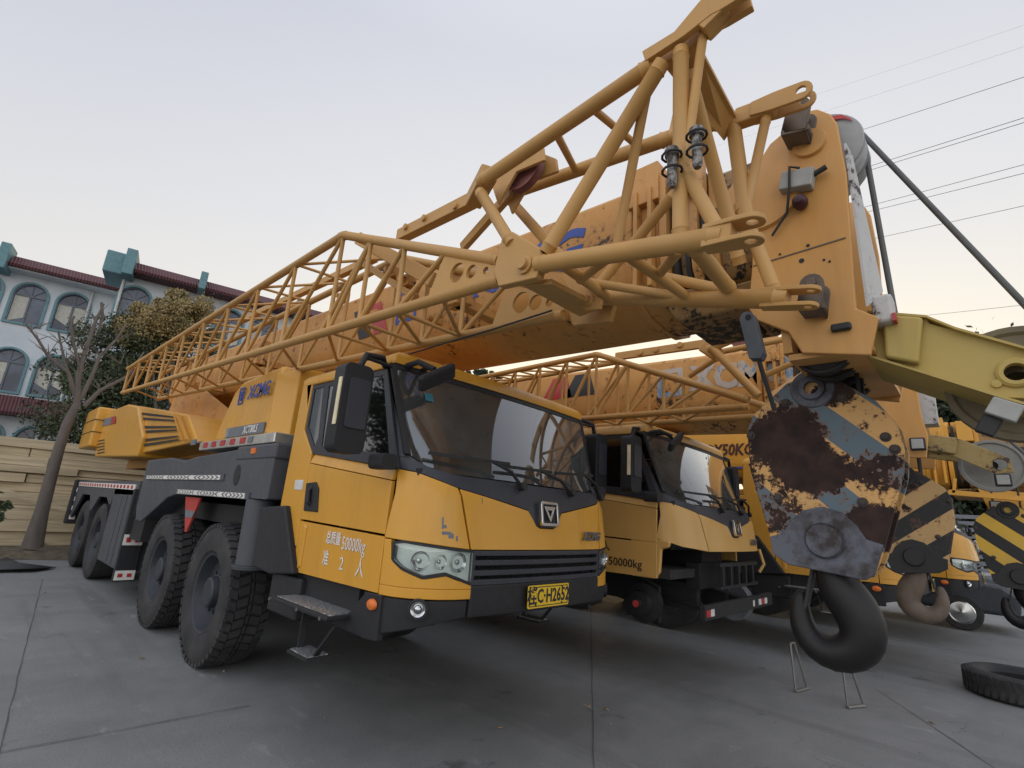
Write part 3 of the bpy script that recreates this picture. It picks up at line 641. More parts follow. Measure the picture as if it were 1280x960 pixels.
        for x, sg in ((XC-.95, -1), (XC+.92, 1)):
            q = MB(); q.lathe((x, 3.15, .78), (-1, 0, 0), [(0, .13), (.05, .13), (.055, .09), (.12, .08), (.13, .0), (.2, -.02), (.2, -.10), (0, -.1)], 24); hb = q.build('hub', 'chassis_black', c)
            q = MB(); q.lathe((x-.13, 3.15, .78), (-1, 0, 0), [(0, .012), (.035, .01), (.035, 0)], 16); q.build('hub_cap', 'red_paint', hb)
            q = MB()
            q.m('chassis_black').path([(x+.1, 3.0, .6), (x+.1, 3.0, .95), (x+.05, 3.2, 1.05)], .02)
            q.build('brake_hose', 'chassis_black', hb)
        q = MB(); q.lathe((XC+.92, 2.85, .72), (-1, 0, 0), [(.10, -.05), (.22, -.07), (.235, -.05), (.235, .05), (.22, .07), (.10, .05)], 28); q.build('brake_drum', 'badge_grey', c)
        q = MB(); q.box((XC-1.0, 2.44, .72), (XC+1.12, 2.50, .86)); q.path([(XC-.8, 2.5, .8), (XC-.6, 3.2, .85)], .02); q.path([(XC+.5, 2.5, .8), (XC+.1, 3.2, 1.0)], .02); bb = q.build('bumper_bar', 'black_plastic', c, bevel=.01)
        for a, w_, mt in ((-.98, .10, 'red_reflector'), (-.875, .09, 'white_paint'), (.38, .05, 'white_paint'), (.58, .09, 'white_paint'), (.69, .09, 'red_reflector'), (.80, .09, 'white_paint')):
            q = MB(); q.box((XC+a, 2.434, .755), (XC+a+w_, 2.439, .82)); q.build('reflector', mt, bb)
        q = MB(); q.side([(3.18, 1.45), (2.86, 1.47), (2.72, 1.44), (2.74, 1.38), (2.82, 1.36), (2.84, 1.12), (2.9, 1.06), (3.18, 1.06)], XN+.005, .05); q.build('corner_stay', Y, c, bevel=.02)
        q = MB(); q.path([(2*XC-XN-.1, 2.55, 1.38), (2*XC-XN-.1, 2.5, 1.2), (2*XC-XN-.14, 2.55, 1.1)], .02); q.build('stay_rod', Y, c)
    # --- mirrors
    for sg in (-1, 1):
        mx = lambda x: x if sg < 0 else 2*XC-x
        q = MB(); ym = 2.98
        pts = [at(p, y=ym)[[0, 2]] for p in ((407, 456), (449, 456), (449, 555), (404, 561))] ; x0 = min(p[0] for p in pts); x1 = max(p[0] for p in pts)
        x0, x1, z0, z1 = 1.52, 1.735, 1.91, 2.50
        a, b_ = sorted((mx(x0), mx(x1)))
        q.prism([rrect(a, z0, b_, z1, .05)], .13, (0, ym+.02, 0), UX, UZ); mr = q.build('mirror', 'black_plastic', c, bevel=.03, seg=3)
        q = MB(); q.prism([rrect(a+.045, z0+.16, b_-.02, z1-.10, .02)], .012, (0, ym-.05, 0), UX, UZ); q.build('mirror_cover', 'cowl_grey', mr, bevel=.004)
        xs = mx(x0)+(-.006 if sg < 0 else .006); q = MB(); q.box((xs-.004, ym-.035, z0+.17), (xs+.004, ym+.0, z1-.11)); q.build('turn_signal', 'amber_strip', mr)
        q = MB(); q.path([(mx(1.66), ym+.03, 2.5), (mx(1.70), ym+.03, 2.60), (mx(1.84), ym+.05, 2.62), (mx(2.0), ym+.25, 2.60)], .022, 10); q.path([(mx(1.70), ym+.03, 2.58), (mx(1.9), ym+.03, 2.57), (mx(2.02), ym+.12, 2.55)], .014, 8); q.build('mirror_arm', 'black_paint', c)
        # lower side mirror pod on the pillar foot
        q = MB(); a, b_ = sorted((mx(1.90), mx(1.78))); q.prism([rrect(a, 1.83, b_, 1.93, .03)], .16, (0, 2.86, 0), UX, UZ); q.build('wing_mirror', 'black_plastic', c, bevel=.025, seg=3)
    # front kerb mirror on a bracket over the windscreen corner
    q = MB(); pc = Vector((2.10, 2.72, 2.50)); Rm = Matrix.Rotation(math.radians(-32), 3, 'Y') @ Matrix.Rotation(math.radians(28), 3, 'X')
    q.box((pc.x-.17, pc.y-.03, pc.z-.06), (pc.x+.17, pc.y+.03, pc.z+.06), Rm, pc); km = q.build('kerb_mirror', 'black_plastic', c, bevel=.028, seg=3)
    q = MB(); q.path([(2.02, 3.02, 2.60), (2.04, 2.88, 2.62), (2.10, 2.76, 2.56)], .022); q.path([(2.16, 3.02, 2.61), (2.14, 2.86, 2.60), (2.10, 2.76, 2.54)], .016); q.build('mirror_arm', 'black_plastic', c)
    # --- door writing
    if O.get('door_text') == 'white':
        text('总质量', .095, 'lettering_white', c, (XN-.004, 3.50, 1.345), UY, UZ, 'door_lettering', .001, 0, .75, .001)
        text('50000kg', .125, 'lettering_white', c, (XN-.004, 3.22, 1.325), UY, UZ, 'door_lettering', .0, 0, .72, .001)
        text('准', .11, 'lettering_white', c, (XN-.004, 3.57, 1.20), UY, UZ, 'door_lettering', .001, 0, .8, .001)
        text('2', .12, 'lettering_white', c, (XN-.004, 3.34, 1.19), UY, UZ, 'door_lettering', .0, 0, 1, .001)
        text('人', .13, 'lettering_white', c, (XN-.004, 3.10, 1.185), UY, UZ, 'door_lettering', .0, 0, .8, .001)
        q = MB(); q.box((XN-.004, 4.13, 1.685), (XN, 4.28, 1.765)); q.build('paper_label', 'white_paint', c)
        q = MB()
        for (a, b_, cc, d) in ((-.955, 1.52, .012, .07), (-.945, 1.50, .03, .02), (-.93, 1.46, .06, .02), (-.90, 1.445, .035, .03), (-.86, 1.43, .012, .03)):
            panel(q, a-cc/2, a+cc/2, b_-d/2, b_+d/2, .002, .002, 1, 1)
        q.build('paint_scratch', 'badge_grey', c)
        q = MB(); panel(q, -.66, -.655, 1.66, 1.70, .002, .002, 1, 1); q.build('paint_scratch', 'badge_grey', c)
    elif O.get('door_text') == 'black':
        text('准乘2人', .11, 'lettering_dark', c, (XN-.004, 3.62, 1.33), UY, UZ, 'door_lettering', .001, 0, 1, .001)
        text('总质量: 50000kg', .12, 'lettering_dark', c, (XN-.004, 3.45, 1.18), UY, UZ, 'door_lettering', .001, 0, 1, .001)
    # --- engine cover with lettering
    if O.get('box', True):
        P = yz([(251, 550), (260, 517), (277, 478), (300, 467), (348, 452.5), (346, 463), (333, 540)], 1.97)
        P = [(6.80, 2.20), (6.66, 2.45), (6.40, 2.80), (6.20, 2.90), (5.28, 2.96), (5.20, 2.88), (5.22, 2.20)]
        q = MB(); q.add([(1.97, a, b_) for a, b_ in P]+[(2.52, a, b_) for a, b_ in P], [tuple(range(7)), tuple(range(13, 6, -1))]+[(i, i+7, (i+1) % 7+7, (i+1) % 7) for i in range(7)])
        q.v[4] = (2.06, 5.28, 2.98)
        eb = q.build('engine_cover', Y, c, bevel=.05, seg=3)
        q = MB(); q.add([(1.975, 5.22, 2.2), (2.10, 4.98, 2.2), (2.52, 4.98, 2.2), (2.52, 5.24, 2.2), (1.975, 5.25, 2.86), (2.12, 5.02, 2.92), (2.52, 5.02, 2.95), (2.52, 5.26, 2.95)], [(0, 3, 2, 1), (4, 5, 6, 7), (0, 1, 5, 4), (1, 2, 6, 5), (2, 3, 7, 6), (3, 0, 4, 7)]); q.build('front_cover', Y, eb, bevel=.012)
        text('XCMG', .21, 'blue_logo', eb, (1.963, 5.63, 2.715), UY, UZ, 'brand_lettering', .005, .2, .95, .0015)
        q = MB(); lg = (6.12, 2.71)
        q.prism([rrect(-.075, -.10, .075, .10, .012), rrect(-.055, -.08, .055, .08, .008)], .006, (1.963, lg[0], lg[1]), UY, UZ)
        q.prism([[(-.045, .055), (.045, .055), (0.012, -.06), (-.012, -.06)], [(-.018, .03), (.018, .03), (0, -.015)]], .006, (1.963, lg[0], lg[1]), UY, UZ); q.build('logo', 'blue_logo', eb)
        q = MB(); q.box((1.957, 5.27, 2.235), (1.967, 6.36, 2.345)); mp_ = q.build('model_plate', 'badge_grey', eb)
        q = MB()
        for k in range(4): q.box((1.954, 6.29+k*.028-.03, 2.24), (1.958, 6.302+k*.028-.03, 2.34))
        q.build('plate_stripe', 'faded_logo', mp_)
        text('XCT80L5', .115, 'lettering_white', mp_, (1.952, 5.62, 2.288), UY, UZ, 'model_lettering', .002, .2, .85, .001)
        # light bar
        q = MB(); q.box((1.86, 4.72, 2.095), (2.4, 6.88, 2.195)); lb = q.build('light_bar', 'aluminium', c, bevel=.012)
        for k in range(5): q = MB(); q.box((1.852, 5.42+k*.29, 2.12), (1.86, 5.55+k*.29, 2.18)); q.build('reflector', 'red_reflector', lb)
        q = MB(); q.box((1.852, 5.22, 2.12), (1.86, 5.34, 2.18)); q.build('socket', 'badge_grey', lb)
        q = MB(); q.box((1.845, 7.02, 2.17), (1.86, 7.2, 2.24)); q.tube((1.87, 6.9, 2.2), (1.86, 7.05, 2.2), .012); q.build('marker_lamp', 'badge_grey', lb, bevel=.01)
    # --- carrier
    dk = MB()
    dk.side([(9.19, 2.03), (8.0, 2.04), (7.3, 1.98), (6.9, 2.02), (4.62, 2.09), (4.62, 1.585), (7.2, 1.585), (7.7, 1.52), (8.75, 1.16), (9.05, 1.16), (9.19, 1.35)], 1.85, .5); dk.side([(9.19, 2.03), (4.62, 2.06), (4.62, 1.60), (9.19, 1.6)], 2.35, 1.5); dk.side([(9.19, 2.03), (4.62, 2.09), (4.62, 1.585), (7.2, 1.585), (7.7, 1.52), (8.75, 1.16), (9.05, 1.16), (9.19, 1.35)], 3.85, .5)
    dk.build('front_deck', 'carrier_grey', c, bevel=.02, seg=2)
    q = MB(); q.box((1.84, 4.60, 1.94), (2.3, 5.55, 2.09)); sh = q.build('deck_shelf', 'carrier_grey', c, bevel=.03)
    q = MB(); q.box((1.832, 5.03, 2.0), (1.842, 5.14, 2.055)); q.build('side_marker', 'orange_lens', sh)
    q = MB(); q.lathe((1.85, 5.42, 1.80), (-1, 0, 0), [(0, .006), (.10, .006), (.105, 0)], 28); q.v = [(a, 5.42+(b_-5.42)*.8, z) for a, b_, z in q.v]; q.build('hatch', 'black_plastic', c)
    for (ya, yb, z) in ((5.85, 8.95, 1.775), (5.08, 7.25, 1.605)):
        q = MB(); q.box((1.836, ya-.1, z-.03), (1.851, yb, z+.035)); rl = q.build('rail', 'carrier_grey', c)
        q = MB(); q.box((1.831, ya, z-.024), (1.837, yb, z+.024)); cs = q.build('chevron_strip', 'lettering_white', rl)
        q = MB(); n = 22; st = (yb-ya)/n
        for k in range(n):
            if k % 8 in (6,): continue
            y = ya+(k+.5)*st; dr_ = 1 if (k//4) % 2 else -1; a = st*.32*dr_
            for s1 in (-1, 1):
                q.add([(1.829, y-a, z+s1*.021), (1.829, y-a+st*.34, z+s1*.021), (1.829, y+a+st*.34, z), (1.829, y+a, z)], [(0, 1, 2, 3)])
        q.build('chevron', 'lettering_dark', cs)
    q = MB(); q.side([(7.12, 1.55), (6.56, 1.55), (6.80, 1.16), (6.86, 1.16)], 1.90, .02); q.m; rt = q.build('mud_flap', 'red_flap', c)
    q = MB(); q.side([(7.0, 1.40), (6.63, 1.40), (6.70, 1.32), (6.95, 1.32)], 1.895, .008); q.build('flap_band', 'badge_grey', rt)
    # chassis frame and axles
    q = MB()
    for x in (XC-.45, XC+.45): q.box((x-.06, 3.2, .75), (x+.06, 14.8, 1.15))
    q.box((XC-.4, 3.0, .82), (XC+.4, 5.0, 1.05)); q.box((XC-.6, 9.0, .55), (XC+.6, 11.0, 1.1)); q.box((XC-1.0, 4.9, 1.3), (XC+1.0, 9.1, 1.5))
    q.build('frame_rail', 'chassis_black', c)
    for y in (5.8, 7.65, 11.95, 13.75):
        q = MB(); q.tube((XC-.95, y, .66), (XC+.95, y, .66), .10); q.lathe((XC, y, .66), (0, 1, 0), [(0, -.22), (.2, -.2), (.26, 0), (.2, .2), (0, .22)], 16); q.build('axle', 'chassis_black', c)
        if O.get('wheels', True) or y > 6:
            for sg in (-1, 1): wheel(c, (XC+sg*(1.0+.0), y, .655), sg, tread=(sg < 0 and D[0] == 0 and y < 9))
    # mid boxes and tail
    q = MB(); q.box((1.86, 9.35, .42), (4.32, 11.05, 1.60)); q.build('tool_box', 'carrier_grey', c, bevel=.02)
    q = MB()
    for yy in (9.62, 9.95, 10.3): q.box((1.848, yy, .46), (1.862, yy+.26, 1.50))
    q.build('box_door', 'carrier_grey', c, bevel=.008)
    q = MB(); q.box((1.80, 9.27, .30), (2.06, 9.36, 1.60)); mf = q.build('marker_board', 'black_plastic', c, bevel=.01)
    for z0, z1 in ((.32, .45), (.80, .95)):
        q = MB(); q.box((1.81, 9.262, z0), (2.05, 9.27, z1)); wp = q.build('white_patch', 'lettering_white', mf)
        for xx in (1.845, 1.955): q = MB(); q.box((xx, 9.256, z0+.04), (xx+.055, 9.262, z1-.04)); q.build('reflector', 'red_reflector', wp)
    q = MB(); q.side([(15.1, 1.70), (9.40, 1.72), (9.40, 1.5), (11.05, 1.48), (11.15, 1.30), (11.3, 1.32), (11.6, 1.42), (12.3, 1.42), (12.75, 1.15), (12.95, 1.15), (13.3, 1.42), (14.2, 1.42), (14.7, 1.1), (15.0, .9), (15.1, .9)], 1.86, .05); q.box((1.9, 9.4, 1.55), (4.3, 15.1, 1.68)); q.build('rear_deck', 'carrier_grey', c, bevel=.01)
    q = MB(); q.box((1.845, 9.55, 1.585), (1.858, 14.95, 1.665)); ms = q.build('marker_strip', 'lettering_white', c)
    q = MB()
    for k in range(20): q.box((1.838, 9.68+k*.265, 1.60), (1.846, 9.80+k*.265, 1.65))
    q.build('red_marks', 'red_reflector', ms)
    q = MB(); q.box((1.80, 15.1, .75), (4.36, 15.35, 1.72)); tb = q.build('tail_board', 'black_plastic', c, bevel=.02)
    for z in (.85, 1.05, 1.25, 1.45):
        q = MB(); q.box((1.85, 15.07, z), (1.95, 15.1, z+.09)); q.build('tail_marker', 'lettering_white', tb)
    for sg in (-1, 1):
        q = MB(); xx = 1.85 if sg < 0 else 3.9; q.box((xx, 9.19, 1.2), (xx+.43, 9.30, 1.7)); q.box((xx+.02, 8.6, .9), (xx+.2, 9.26, 1.25)); q.build('bracket', 'chassis_black', c)
    # --- turntable housing and counterweight
    th_ = MB(); xb = 1.95
    th_.hexa([at((172, 507), x=1.95), at((235, 518), x=1.98), at((247, 552), x=1.98), at((170, 568), x=1.95)], [(3.9, at((172, 507), x=1.95)[1], at((172, 507), x=1.95)[2]), (3.9, 8.0, 2.66), (3.9, 7.4, 2.24), (3.9, 10.6, 2.17)])
    tt = th_.build('turntable_housing', Y, c, bevel=.03)
    q = MB(); A = [np.array(at(p, x=1.95)) for p in ((172, 507), (235, 518), (247, 552), (170, 568))]
    def bil(u, v): return (A[0]*(1-u)*(1-v)+A[1]*u*(1-v)+A[2]*u*v+A[3]*(1-u)*v)+np.array([-.012, 0, 0])
    for v0 in (.14, .25, .44, .54, .72, .82):
        q.add([bil(.1, v0), bil(.78, v0+.01), bil(.78, v0+.055), bil(.1, v0+.055)], [(0, 1, 2, 3)])
    q.build('louvre', 'chassis_black', tt)
    q = MB()
    for u0 in (.80, .86): q.hexa([bil(u0, .05), bil(u0+.02, .05), bil(u0+.06, .9), bil(u0+.04, .9)], [bil(u0, .05)+np.array([-.03, 0, 0]), bil(u0+.02, .05)+np.array([-.03, 0, 0]), bil(u0+.06, .9)+np.array([-.03, 0, 0]), bil(u0+.04, .9)+np.array([-.03, 0, 0])])
    q.build('rib', Y, tt)
    xx = 1.88; pts = [at(p, x=xx) for p in ((131, 516), (159, 505), (171, 508), (178, 545), (170, 571), (118, 571))]
    q = MB(); n = len(pts); q.add(pts+[(3.9, p[1], p[2]) for p in pts], [tuple(range(n)), tuple(range(2*n-1, n-1, -1))]+[(i, i+n, (i+1) % n+n, (i+1) % n) for i in range(n)]); rh = q.build('winch_housing', Y, c, bevel=.04, seg=3)
    q = MB(); q.add([at(p, x=xx-.01) for p in ((128, 524), (144, 520), (144, 529), (127.5, 533))], [(0, 1, 2, 3)]); q.build('model_badge', 'badge_grey', rh)
    q = MB(); q.add([at(p, x=xx-.012) for p in ((139, 521.5), (144.5, 520), (144.3, 529), (138.7, 530.3))], [(0, 1, 2, 3)]); q.build('model_badge', 'red_reflector', rh)
    q = MB()
    for k in range(5): q.add([at(p, x=xx-.011) for p in ((121.5, 551+k*3.8), (130.5, 549+k*3.8), (130.3, 550.3+k*3.8), (121.3, 552.3+k*3.8))], [(0, 1, 2, 3)])
    q.build('louvre', 'chassis_black', rh)
    q = MB(); q.box((1.72, 14.2, 2.42), (4.3, 15.6, 3.32)); cw_ = q.build('counterweight', Y, c, bevel=.05)
    q = MB()
    for z in (2.75, 3.02): q.box((1.71, 14.18, z), (4.31, 15.62, z+.012))
    q.build('seam', 'chassis_black', cw_)
    q = MB(); q.box((XC-.55, 8.0, 2.03), (XC+.55, 14.5, 2.75)); q.side([(7.0, 2.1), (8.4, 2.9), (10.5, 3.6), (11.5, 3.4), (12.3, 2.2)], XC-.6, .06); q.side([(7.0, 2.1), (8.4, 2.9), (10.5, 3.6), (11.5, 3.4), (12.3, 2.2)], XC+.54, .06); q.build('slewing_frame', 'boom_paint', c, bevel=.01)
    q = MB(); q.tube((XC, 8.3, 2.15), (XC, 4.6, 2.62), .17, 20); q.tube((XC, 6, 2.45), (XC, 4.4, 2.66), .12, 20); q.build('lift_cylinder', 'boom_paint', c)
    # --- boom
    B = O.get('B', (0, 0, 0)); bx, by, bz = B
    def sec(k, y, dz=0):   # half widths
        P = [(-.47, 3.75), (-.43, 3.79), (.43, 3.79), (.47, 3.75), (.47, 3.24), (.445, 3.09), (.37, 2.99), (.22, 2.93), (0, 2.91), (-.22, 2.93), (-.37, 2.99), (-.445, 3.09), (-.47, 3.24)]
        mz = 3.28
        return [(XC+bx+a*k, y+by, mz+(z-mz)*k+bz+.035*(y-1.3)) for a, z in P]
    def tubeloft(mb, ys, ks):
        vs = []; 
        for y, k in zip(ys, ks): vs += sec(k, y)
        n = 13; fs = [(a*n+i, a*n+(i+1) % n, (a+1)*n+(i+1) % n, (a+1)*n+i) for a in range(len(ys)-1) for i in range(n)]+[tuple(range(n-1, -1, -1)), tuple((len(ys)-1)*n+i for i in range(n))]
        return mb.add(vs, fs)
    BP = O.get('boommat', 'boom_paint')
    bo = tubeloft(MB(), [1.30, 12.6], [1, 1]).build('boom', BP, c, bevel=.012)
    for k, (y, kk) in enumerate(((1.24, 1.06), (1.48, 1.05), (1.06, .98), (.95, .92))):
        tubeloft(MB(), [y, y+.05], [kk, kk]).build('collar', BP, bo, bevel=.008)
    q = MB()
    for y, kk in ((1.19, .97), (1.12, .95), (1.02, .92)): tubeloft(q, [y, y+.03], [kk, kk])
    q.build('seal', 'black_paint', bo)
    q = MB()
    for yy in (1.32, 1.42):
        q.box((XC+bx-.54, yy+by, 3.0+bz), (XC+bx-.47, yy+by+.03, 3.7+bz))
    q.box((XC+bx-.52, 1.28+by, 3.6+bz), (XC+bx-.3, 1.5+by, 3.88+bz)); q.box((XC+bx-.52, 1.0+by, 3.55+bz), (XC+bx-.44, 1.16+by, 3.82+bz)); q.build('guide_plate', BP, bo, bevel=.008)
    tubeloft(MB(), [.55, 1.25], [.86, .86]).build('inner_boom', 'greasy_boom', bo)
    q = MB(); q.add([(XC+bx-.36, by+.72, 2.97+bz), (XC+bx+.36, by+.72, 2.97+bz), (XC+bx+.36, by+1.34, 2.94+bz), (XC+bx-.36, by+1.34, 2.94+bz), (XC+bx-.28, by+.84, 2.83+bz), (XC+bx+.28, by+.84, 2.83+bz), (XC+bx+.28, by+1.28, 2.84+bz), (XC+bx-.28, by+1.28, 2.84+bz)], [(3, 2, 1, 0), (4, 5, 6, 7), (0, 1, 5, 4), (1, 2, 6, 5), (2, 3, 7, 6), (3, 0, 4, 7)]); q.build('slider', 'greasy_boom', bo, bevel=.02)
    if O.get('boom_logo') == 'blue':
        text('XCMG', .42, 'blue_logo', bo, (XC+bx-.474, 2.60+by, 3.50+bz), (0, -1, -.035), (0, -.035, 1), 'brand_lettering', .014, .15, 1.15, .002)
        q = MB(); q.prism([rrect(-.17, -.18, .17, .18, .03), rrect(-.13, -.14, .13, .14, .02)], .004, (XC+bx-.473, 4.0+by, 3.55+bz), UY, UZ); q.build('logo', 'blue_logo', bo)
        for a, mt in ((4.55, 'red_reflector'), (4.85, 'lettering_dark')):
            q = MB(); q.side([(a, 3.35), (a-.25, 3.35), (a-.05, 3.72), (a+.2, 3.72)], XC-.476, .004); q.build('stripe', mt, bo)
    elif O.get('boom_logo') == 'faded':
        text('XCMG', .40, 'faded_logo', bo, (XC+bx-.474, 1.72+by, 3.50+bz), (0, -1, -.035), (0, -.035, 1), 'brand_lettering', .018, 0, .95, .002)
        q = MB(); q.prism([rrect(-.17, -.18, .17, .18, .03), rrect(-.11, -.12, .11, .12, .02)], .004, (XC+bx-.473, 2.55+by, 3.52+bz), UY, UZ); q.build('logo', 'faded_logo', bo)
        for a, mt in ((4.3, 'red_reflector'), (3.9, 'lettering_dark')):
            q = MB(); q.side([(a+by+.3, 3.30), (a+by-.25, 3.30), (a-.15+by, 3.62), (a+.1+by, 3.62)], XC+bx-.476, .004); q.build('stripe', mt, bo)
    ROOT[0] = base
    c['_'] = 0; del c['_']
    return c, bo
plain('teal_sticker', (.04, .2, .25), .4); plain('aluminium', (.55, .54, .50), .35, .7); plain('amber_strip', (.72, .62, .40), .35)
plain('red_flap', (.45, .045, .035), .6)
m, nt, b = newmat('reflector_silver'); b.inputs['Base Color'].default_value = (.95, .96, .90, 1); b.inputs['Metallic'].default_value = .0; b.inputs['Roughness'].default_value = .25
vo = N(nt, 'ShaderNodeTexVoronoi'); vo.inputs['Scale'].default_value = 45; tc = N(nt, 'ShaderNodeTexCoord'); nt.links.new(tc.outputs['Object'], vo.inputs[0]); bump(nt, b, vo.outputs[0], .4, .004)
m, nt, b = newmat('mesh_black'); b.inputs['Base Color'].default_value = (.008, .008, .009, 1); b.inputs['Roughness'].default_value = .6
vo = N(nt, 'ShaderNodeTexVoronoi'); vo.inputs['Scale'].default_value = 60; tc = N(nt, 'ShaderNodeTexCoord'); nt.links.new(tc.outputs['Object'], vo.inputs[0]); bump(nt, b, vo.outputs[0], 1, .02)
# ------------------------------------------------------------------ boom head
def boom_head(bo, c, px, X0, wd, B, mat='head_paint', full=True):
    """px maps the side plate outline (pixels at plane X0); B shift"""
    S_ = np.array(B)
    P = [tuple((at(p, x=X0)+S_)[1:]) for p in px]
    h = MB().side(P, X0+B[0], .03).build('head_plate', mat, bo, bevel=.008)
    MB().side(P, X0+B[0]+wd, .03).build('head_plate', mat, bo, bevel=.008)
    return h, P
BASE1 = (3.09, 6.0, 0)
c1, b1 = crane((0, 0, 0), 'nearest yellow truck crane, with white writing on its door and a yellow number plate', dict(sticker=True, door_text='white', boom_logo='blue'))
X0 = 2.58; WD = 1.0
hp = [(940, 214), (962, 180), (985, 160), (1008, 139), (1022, 136), (1038, 142), (1046, 153), (1058, 215), (1064, 300), (1070, 385), (1098, 396), (1088, 444), (1002, 441), (985, 415), (945, 400), (935, 385), (940, 330)]
hd1, HP = boom_head(b1, c1, hp, X0, WD, (0, 0, 0))
q = MB(); ymid = .42
# cross plates between the cheeks, front closing plate
q.hexa([(X0+.03, .60, 2.46), (X0+WD, .60, 2.46), (X0+WD, .62, 2.9), (X0+.03, .62, 2.9)], [(X0+.03, .64, 2.46), (X0+WD, .64, 2.46), (X0+WD, .66, 2.9), (X0+.03, .66, 2.9)])
q.box((X0+.03, .28, 2.42), (X0+WD, .62, 2.45)); q.box((X0+.03, .72, 2.95), (X0+WD, .75, 3.5)); q.build('cross_plate', 'head_paint', hd1)
# seam on the cheek plate + horizontal weld, ring, bosses
q = MB(); q.side([(.745, 2.955), (.33, 2.975), (.33, 2.982), (.745, 2.962)], X0-.004, .004); q.build('weld_seam', 'hook_rusty', hd1)
def boss(px, X, rr, mat='hook_rusty', d=.05):
    p = at(px, x=X); q = MB(); q.lathe(p, (-1, 0, 0), [(0, d), (rr*.55, d), (rr*.6, d*.4), (rr, d*.3), (rr, 0)], 18); return q.build('boss', mat, hd1)
for px, rr in (((892, 603), 0),): pass
for px, rr in (((1002, 326), .012), ((1010, 307), .008), ((1030, 325), .006), ((1037, 327), .006), ((975, 318), .006)):
    p = at(px, x=X0); q = MB(); q.lathe(p, (-1, 0, 0), [(0, .003), (rr, .003), (rr, 0)], 12); q.build('hole', 'chassis_black', hd1)
# pads carrying the jib (top: rusty clevis; lower: rusty clevis)
p = at((1012, 180), x=X0); q = MB(); q.lathe(p, (-1, 0, 0), [(0, .02), (.075, .02), (.08, 0)], 24); q.build('pad', 'head_paint', hd1)
def clevis(px, X, sz, tilt):
    p = Vector(at(px, x=X)); R_ = Matrix.Rotation(math.radians(tilt), 3, 'X'); q = MB()
    o = [(-.05, -.07), (.05, -.07), (.05, .04)]+[(.05*math.cos(a), .04+.05*math.sin(a)) for a in np.linspace(0, math.pi, 8)]+[(-.05, .04)]
    for k in (-.01, .13):
        U = R_ @ Vector((0, -1, 0)); V = R_ @ Vector((0, 0, 1))
        q.prism([[(a*sz, b_*sz) for a, b_ in o], circ(0, .04*sz, .02*sz, 12)], .03, p+Vector((-k, 0, 0)), U, V)
    q.box((p.x-.14, p.y-.05*sz, p.z-.08*sz), (p.x+.01, p.y+.05*sz, p.z-.03*sz), R_, p); q.tube(p+Vector((-.16, 0, 0))+V*.04*sz, p+V*.04*sz, .022*sz)
    return q.build('clevis', 'hook_rusty', hd1, bevel=.006)
clevis((1004, 165), X0, 1.15, 14); clevis((1022, 378), X0, 1.0, 10)
for px in ((1052, 410),):
    p = at(px, x=X0); q = MB(); q.box((p[0]-.03, p[1]-.04, p[2]-.018), (p[0]+.005, p[1]+.04, p[2]+.018)); q.build('rubber_stop', 'black_paint', hd1, bevel=.01)
# switch box, round sensor and cable
p = at((999, 230), x=X0); q = MB(); q.box((p[0]-.07, p[1]-.075, p[2]-.055), (p[0], p[1]+.075, p[2]+.045), Matrix.Rotation(math.radians(12), 3, 'X')); jb = q.build('junction_box', 'dull_grey_box', hd1, bevel=.008)
q = MB(); q.tube((p[0]-.035, p[1]-.07, p[2]), (p[0]-.035, p[1]-.13, p[2]+.02), .014); q.path([(p[0]-.06, p[1]-.02, p[2]+.05), (p[0]-.085, p[1]+.02, p[2]+.06), (p[0]-.08, p[1]+.03, p[2]-.06), (p[0]-.03, p[1]+.06, p[2]-.16), (p[0]-.02, p[1]+.14, p[2]-.26)], .007); q.build('cable', 'rope_black', jb)
p = at((1003, 258), x=X0); q = MB(); q.lathe((p[0], p[1], p[2]), (-1, 0, 0), [(0, .09), (.02, .085), (.033, .065), (.036, .04), (.03, .015), (.012, .005), (.012, 0)], 20); q.build('warning_lamp', 'dark_red', hd1)
plain('dark_red', (.05, .012, .02), .45)
# round reinforcement on inner section (left of the head)
p = at((950, 248), x=X0); q = MB(); q.lathe(p, (-1, 0, 0), [(0, .02), (.19, .02), (.2, 0)], 36); q.build('side_disc', 'head_paint', hd1)
# top sheaves: light grey guard and pulley, rope
def hsheave(xx, R=.21, nm='pulley', mat='pulley_grey'): return sheave(hd1, (xx, .425, 3.55), (1, 0, 0), R, .07, mat)
for k, xx in enumerate((2.72, 2.82)): hsheave(xx)
q = MB(); q.lathe((2.68, .42, 3.58), (-1, 0, 0), [(0, .006), (.20, .006), (.205, 0), (.2, -.006), (0, -.006)], 40); gd = q.build('pulley_guard', 'pulley_grey', hd1)
q = MB(); q.side([(.36, 3.75), (.30, 3.73), (.265, 3.69), (.255, 3.665), (.29, 3.70), (.34, 3.72)], 2.662, .004); q.build('red_mark', 'red_reflector', gd)
# white torn front sheet along the front edge of the head
q = MB(); q.hexa([(X0+.012, .285, 3.5), (X0+.014, .275, 2.62), (X0+.12, .225, 2.72), (X0+.06, .27, 3.45)], [(X0+.012, .295, 3.5), (X0+.014, .285, 2.62), (X0+.12, .235, 2.72), (X0+.06, .28, 3.45)]); q.build('front_sheet', 'white_sheet', hd1)
q = MB(); q.box((X0+.04, .19, 2.54), (X0+.16, .27, 2.68)); q.build('fitting', 'white_sheet', hd1, bevel=.02)
q = MB(); q.box((X0+.035, .185, 2.54), (X0+.165, .2, 2.575)); q.build('red_mark', 'red_reflector', hd1)
paint('white_sheet', (.55, .54, .52), dust=(.3, .26, .2), dusty=.5, chips=.4)
# lower sheaves inside the head
for xx in (2.75, 2.9, 3.05, 3.2, 3.35):
    sheave(hd1, (xx, .50, 2.51), (1, 0, 0), .14, .05, 'black_paint')
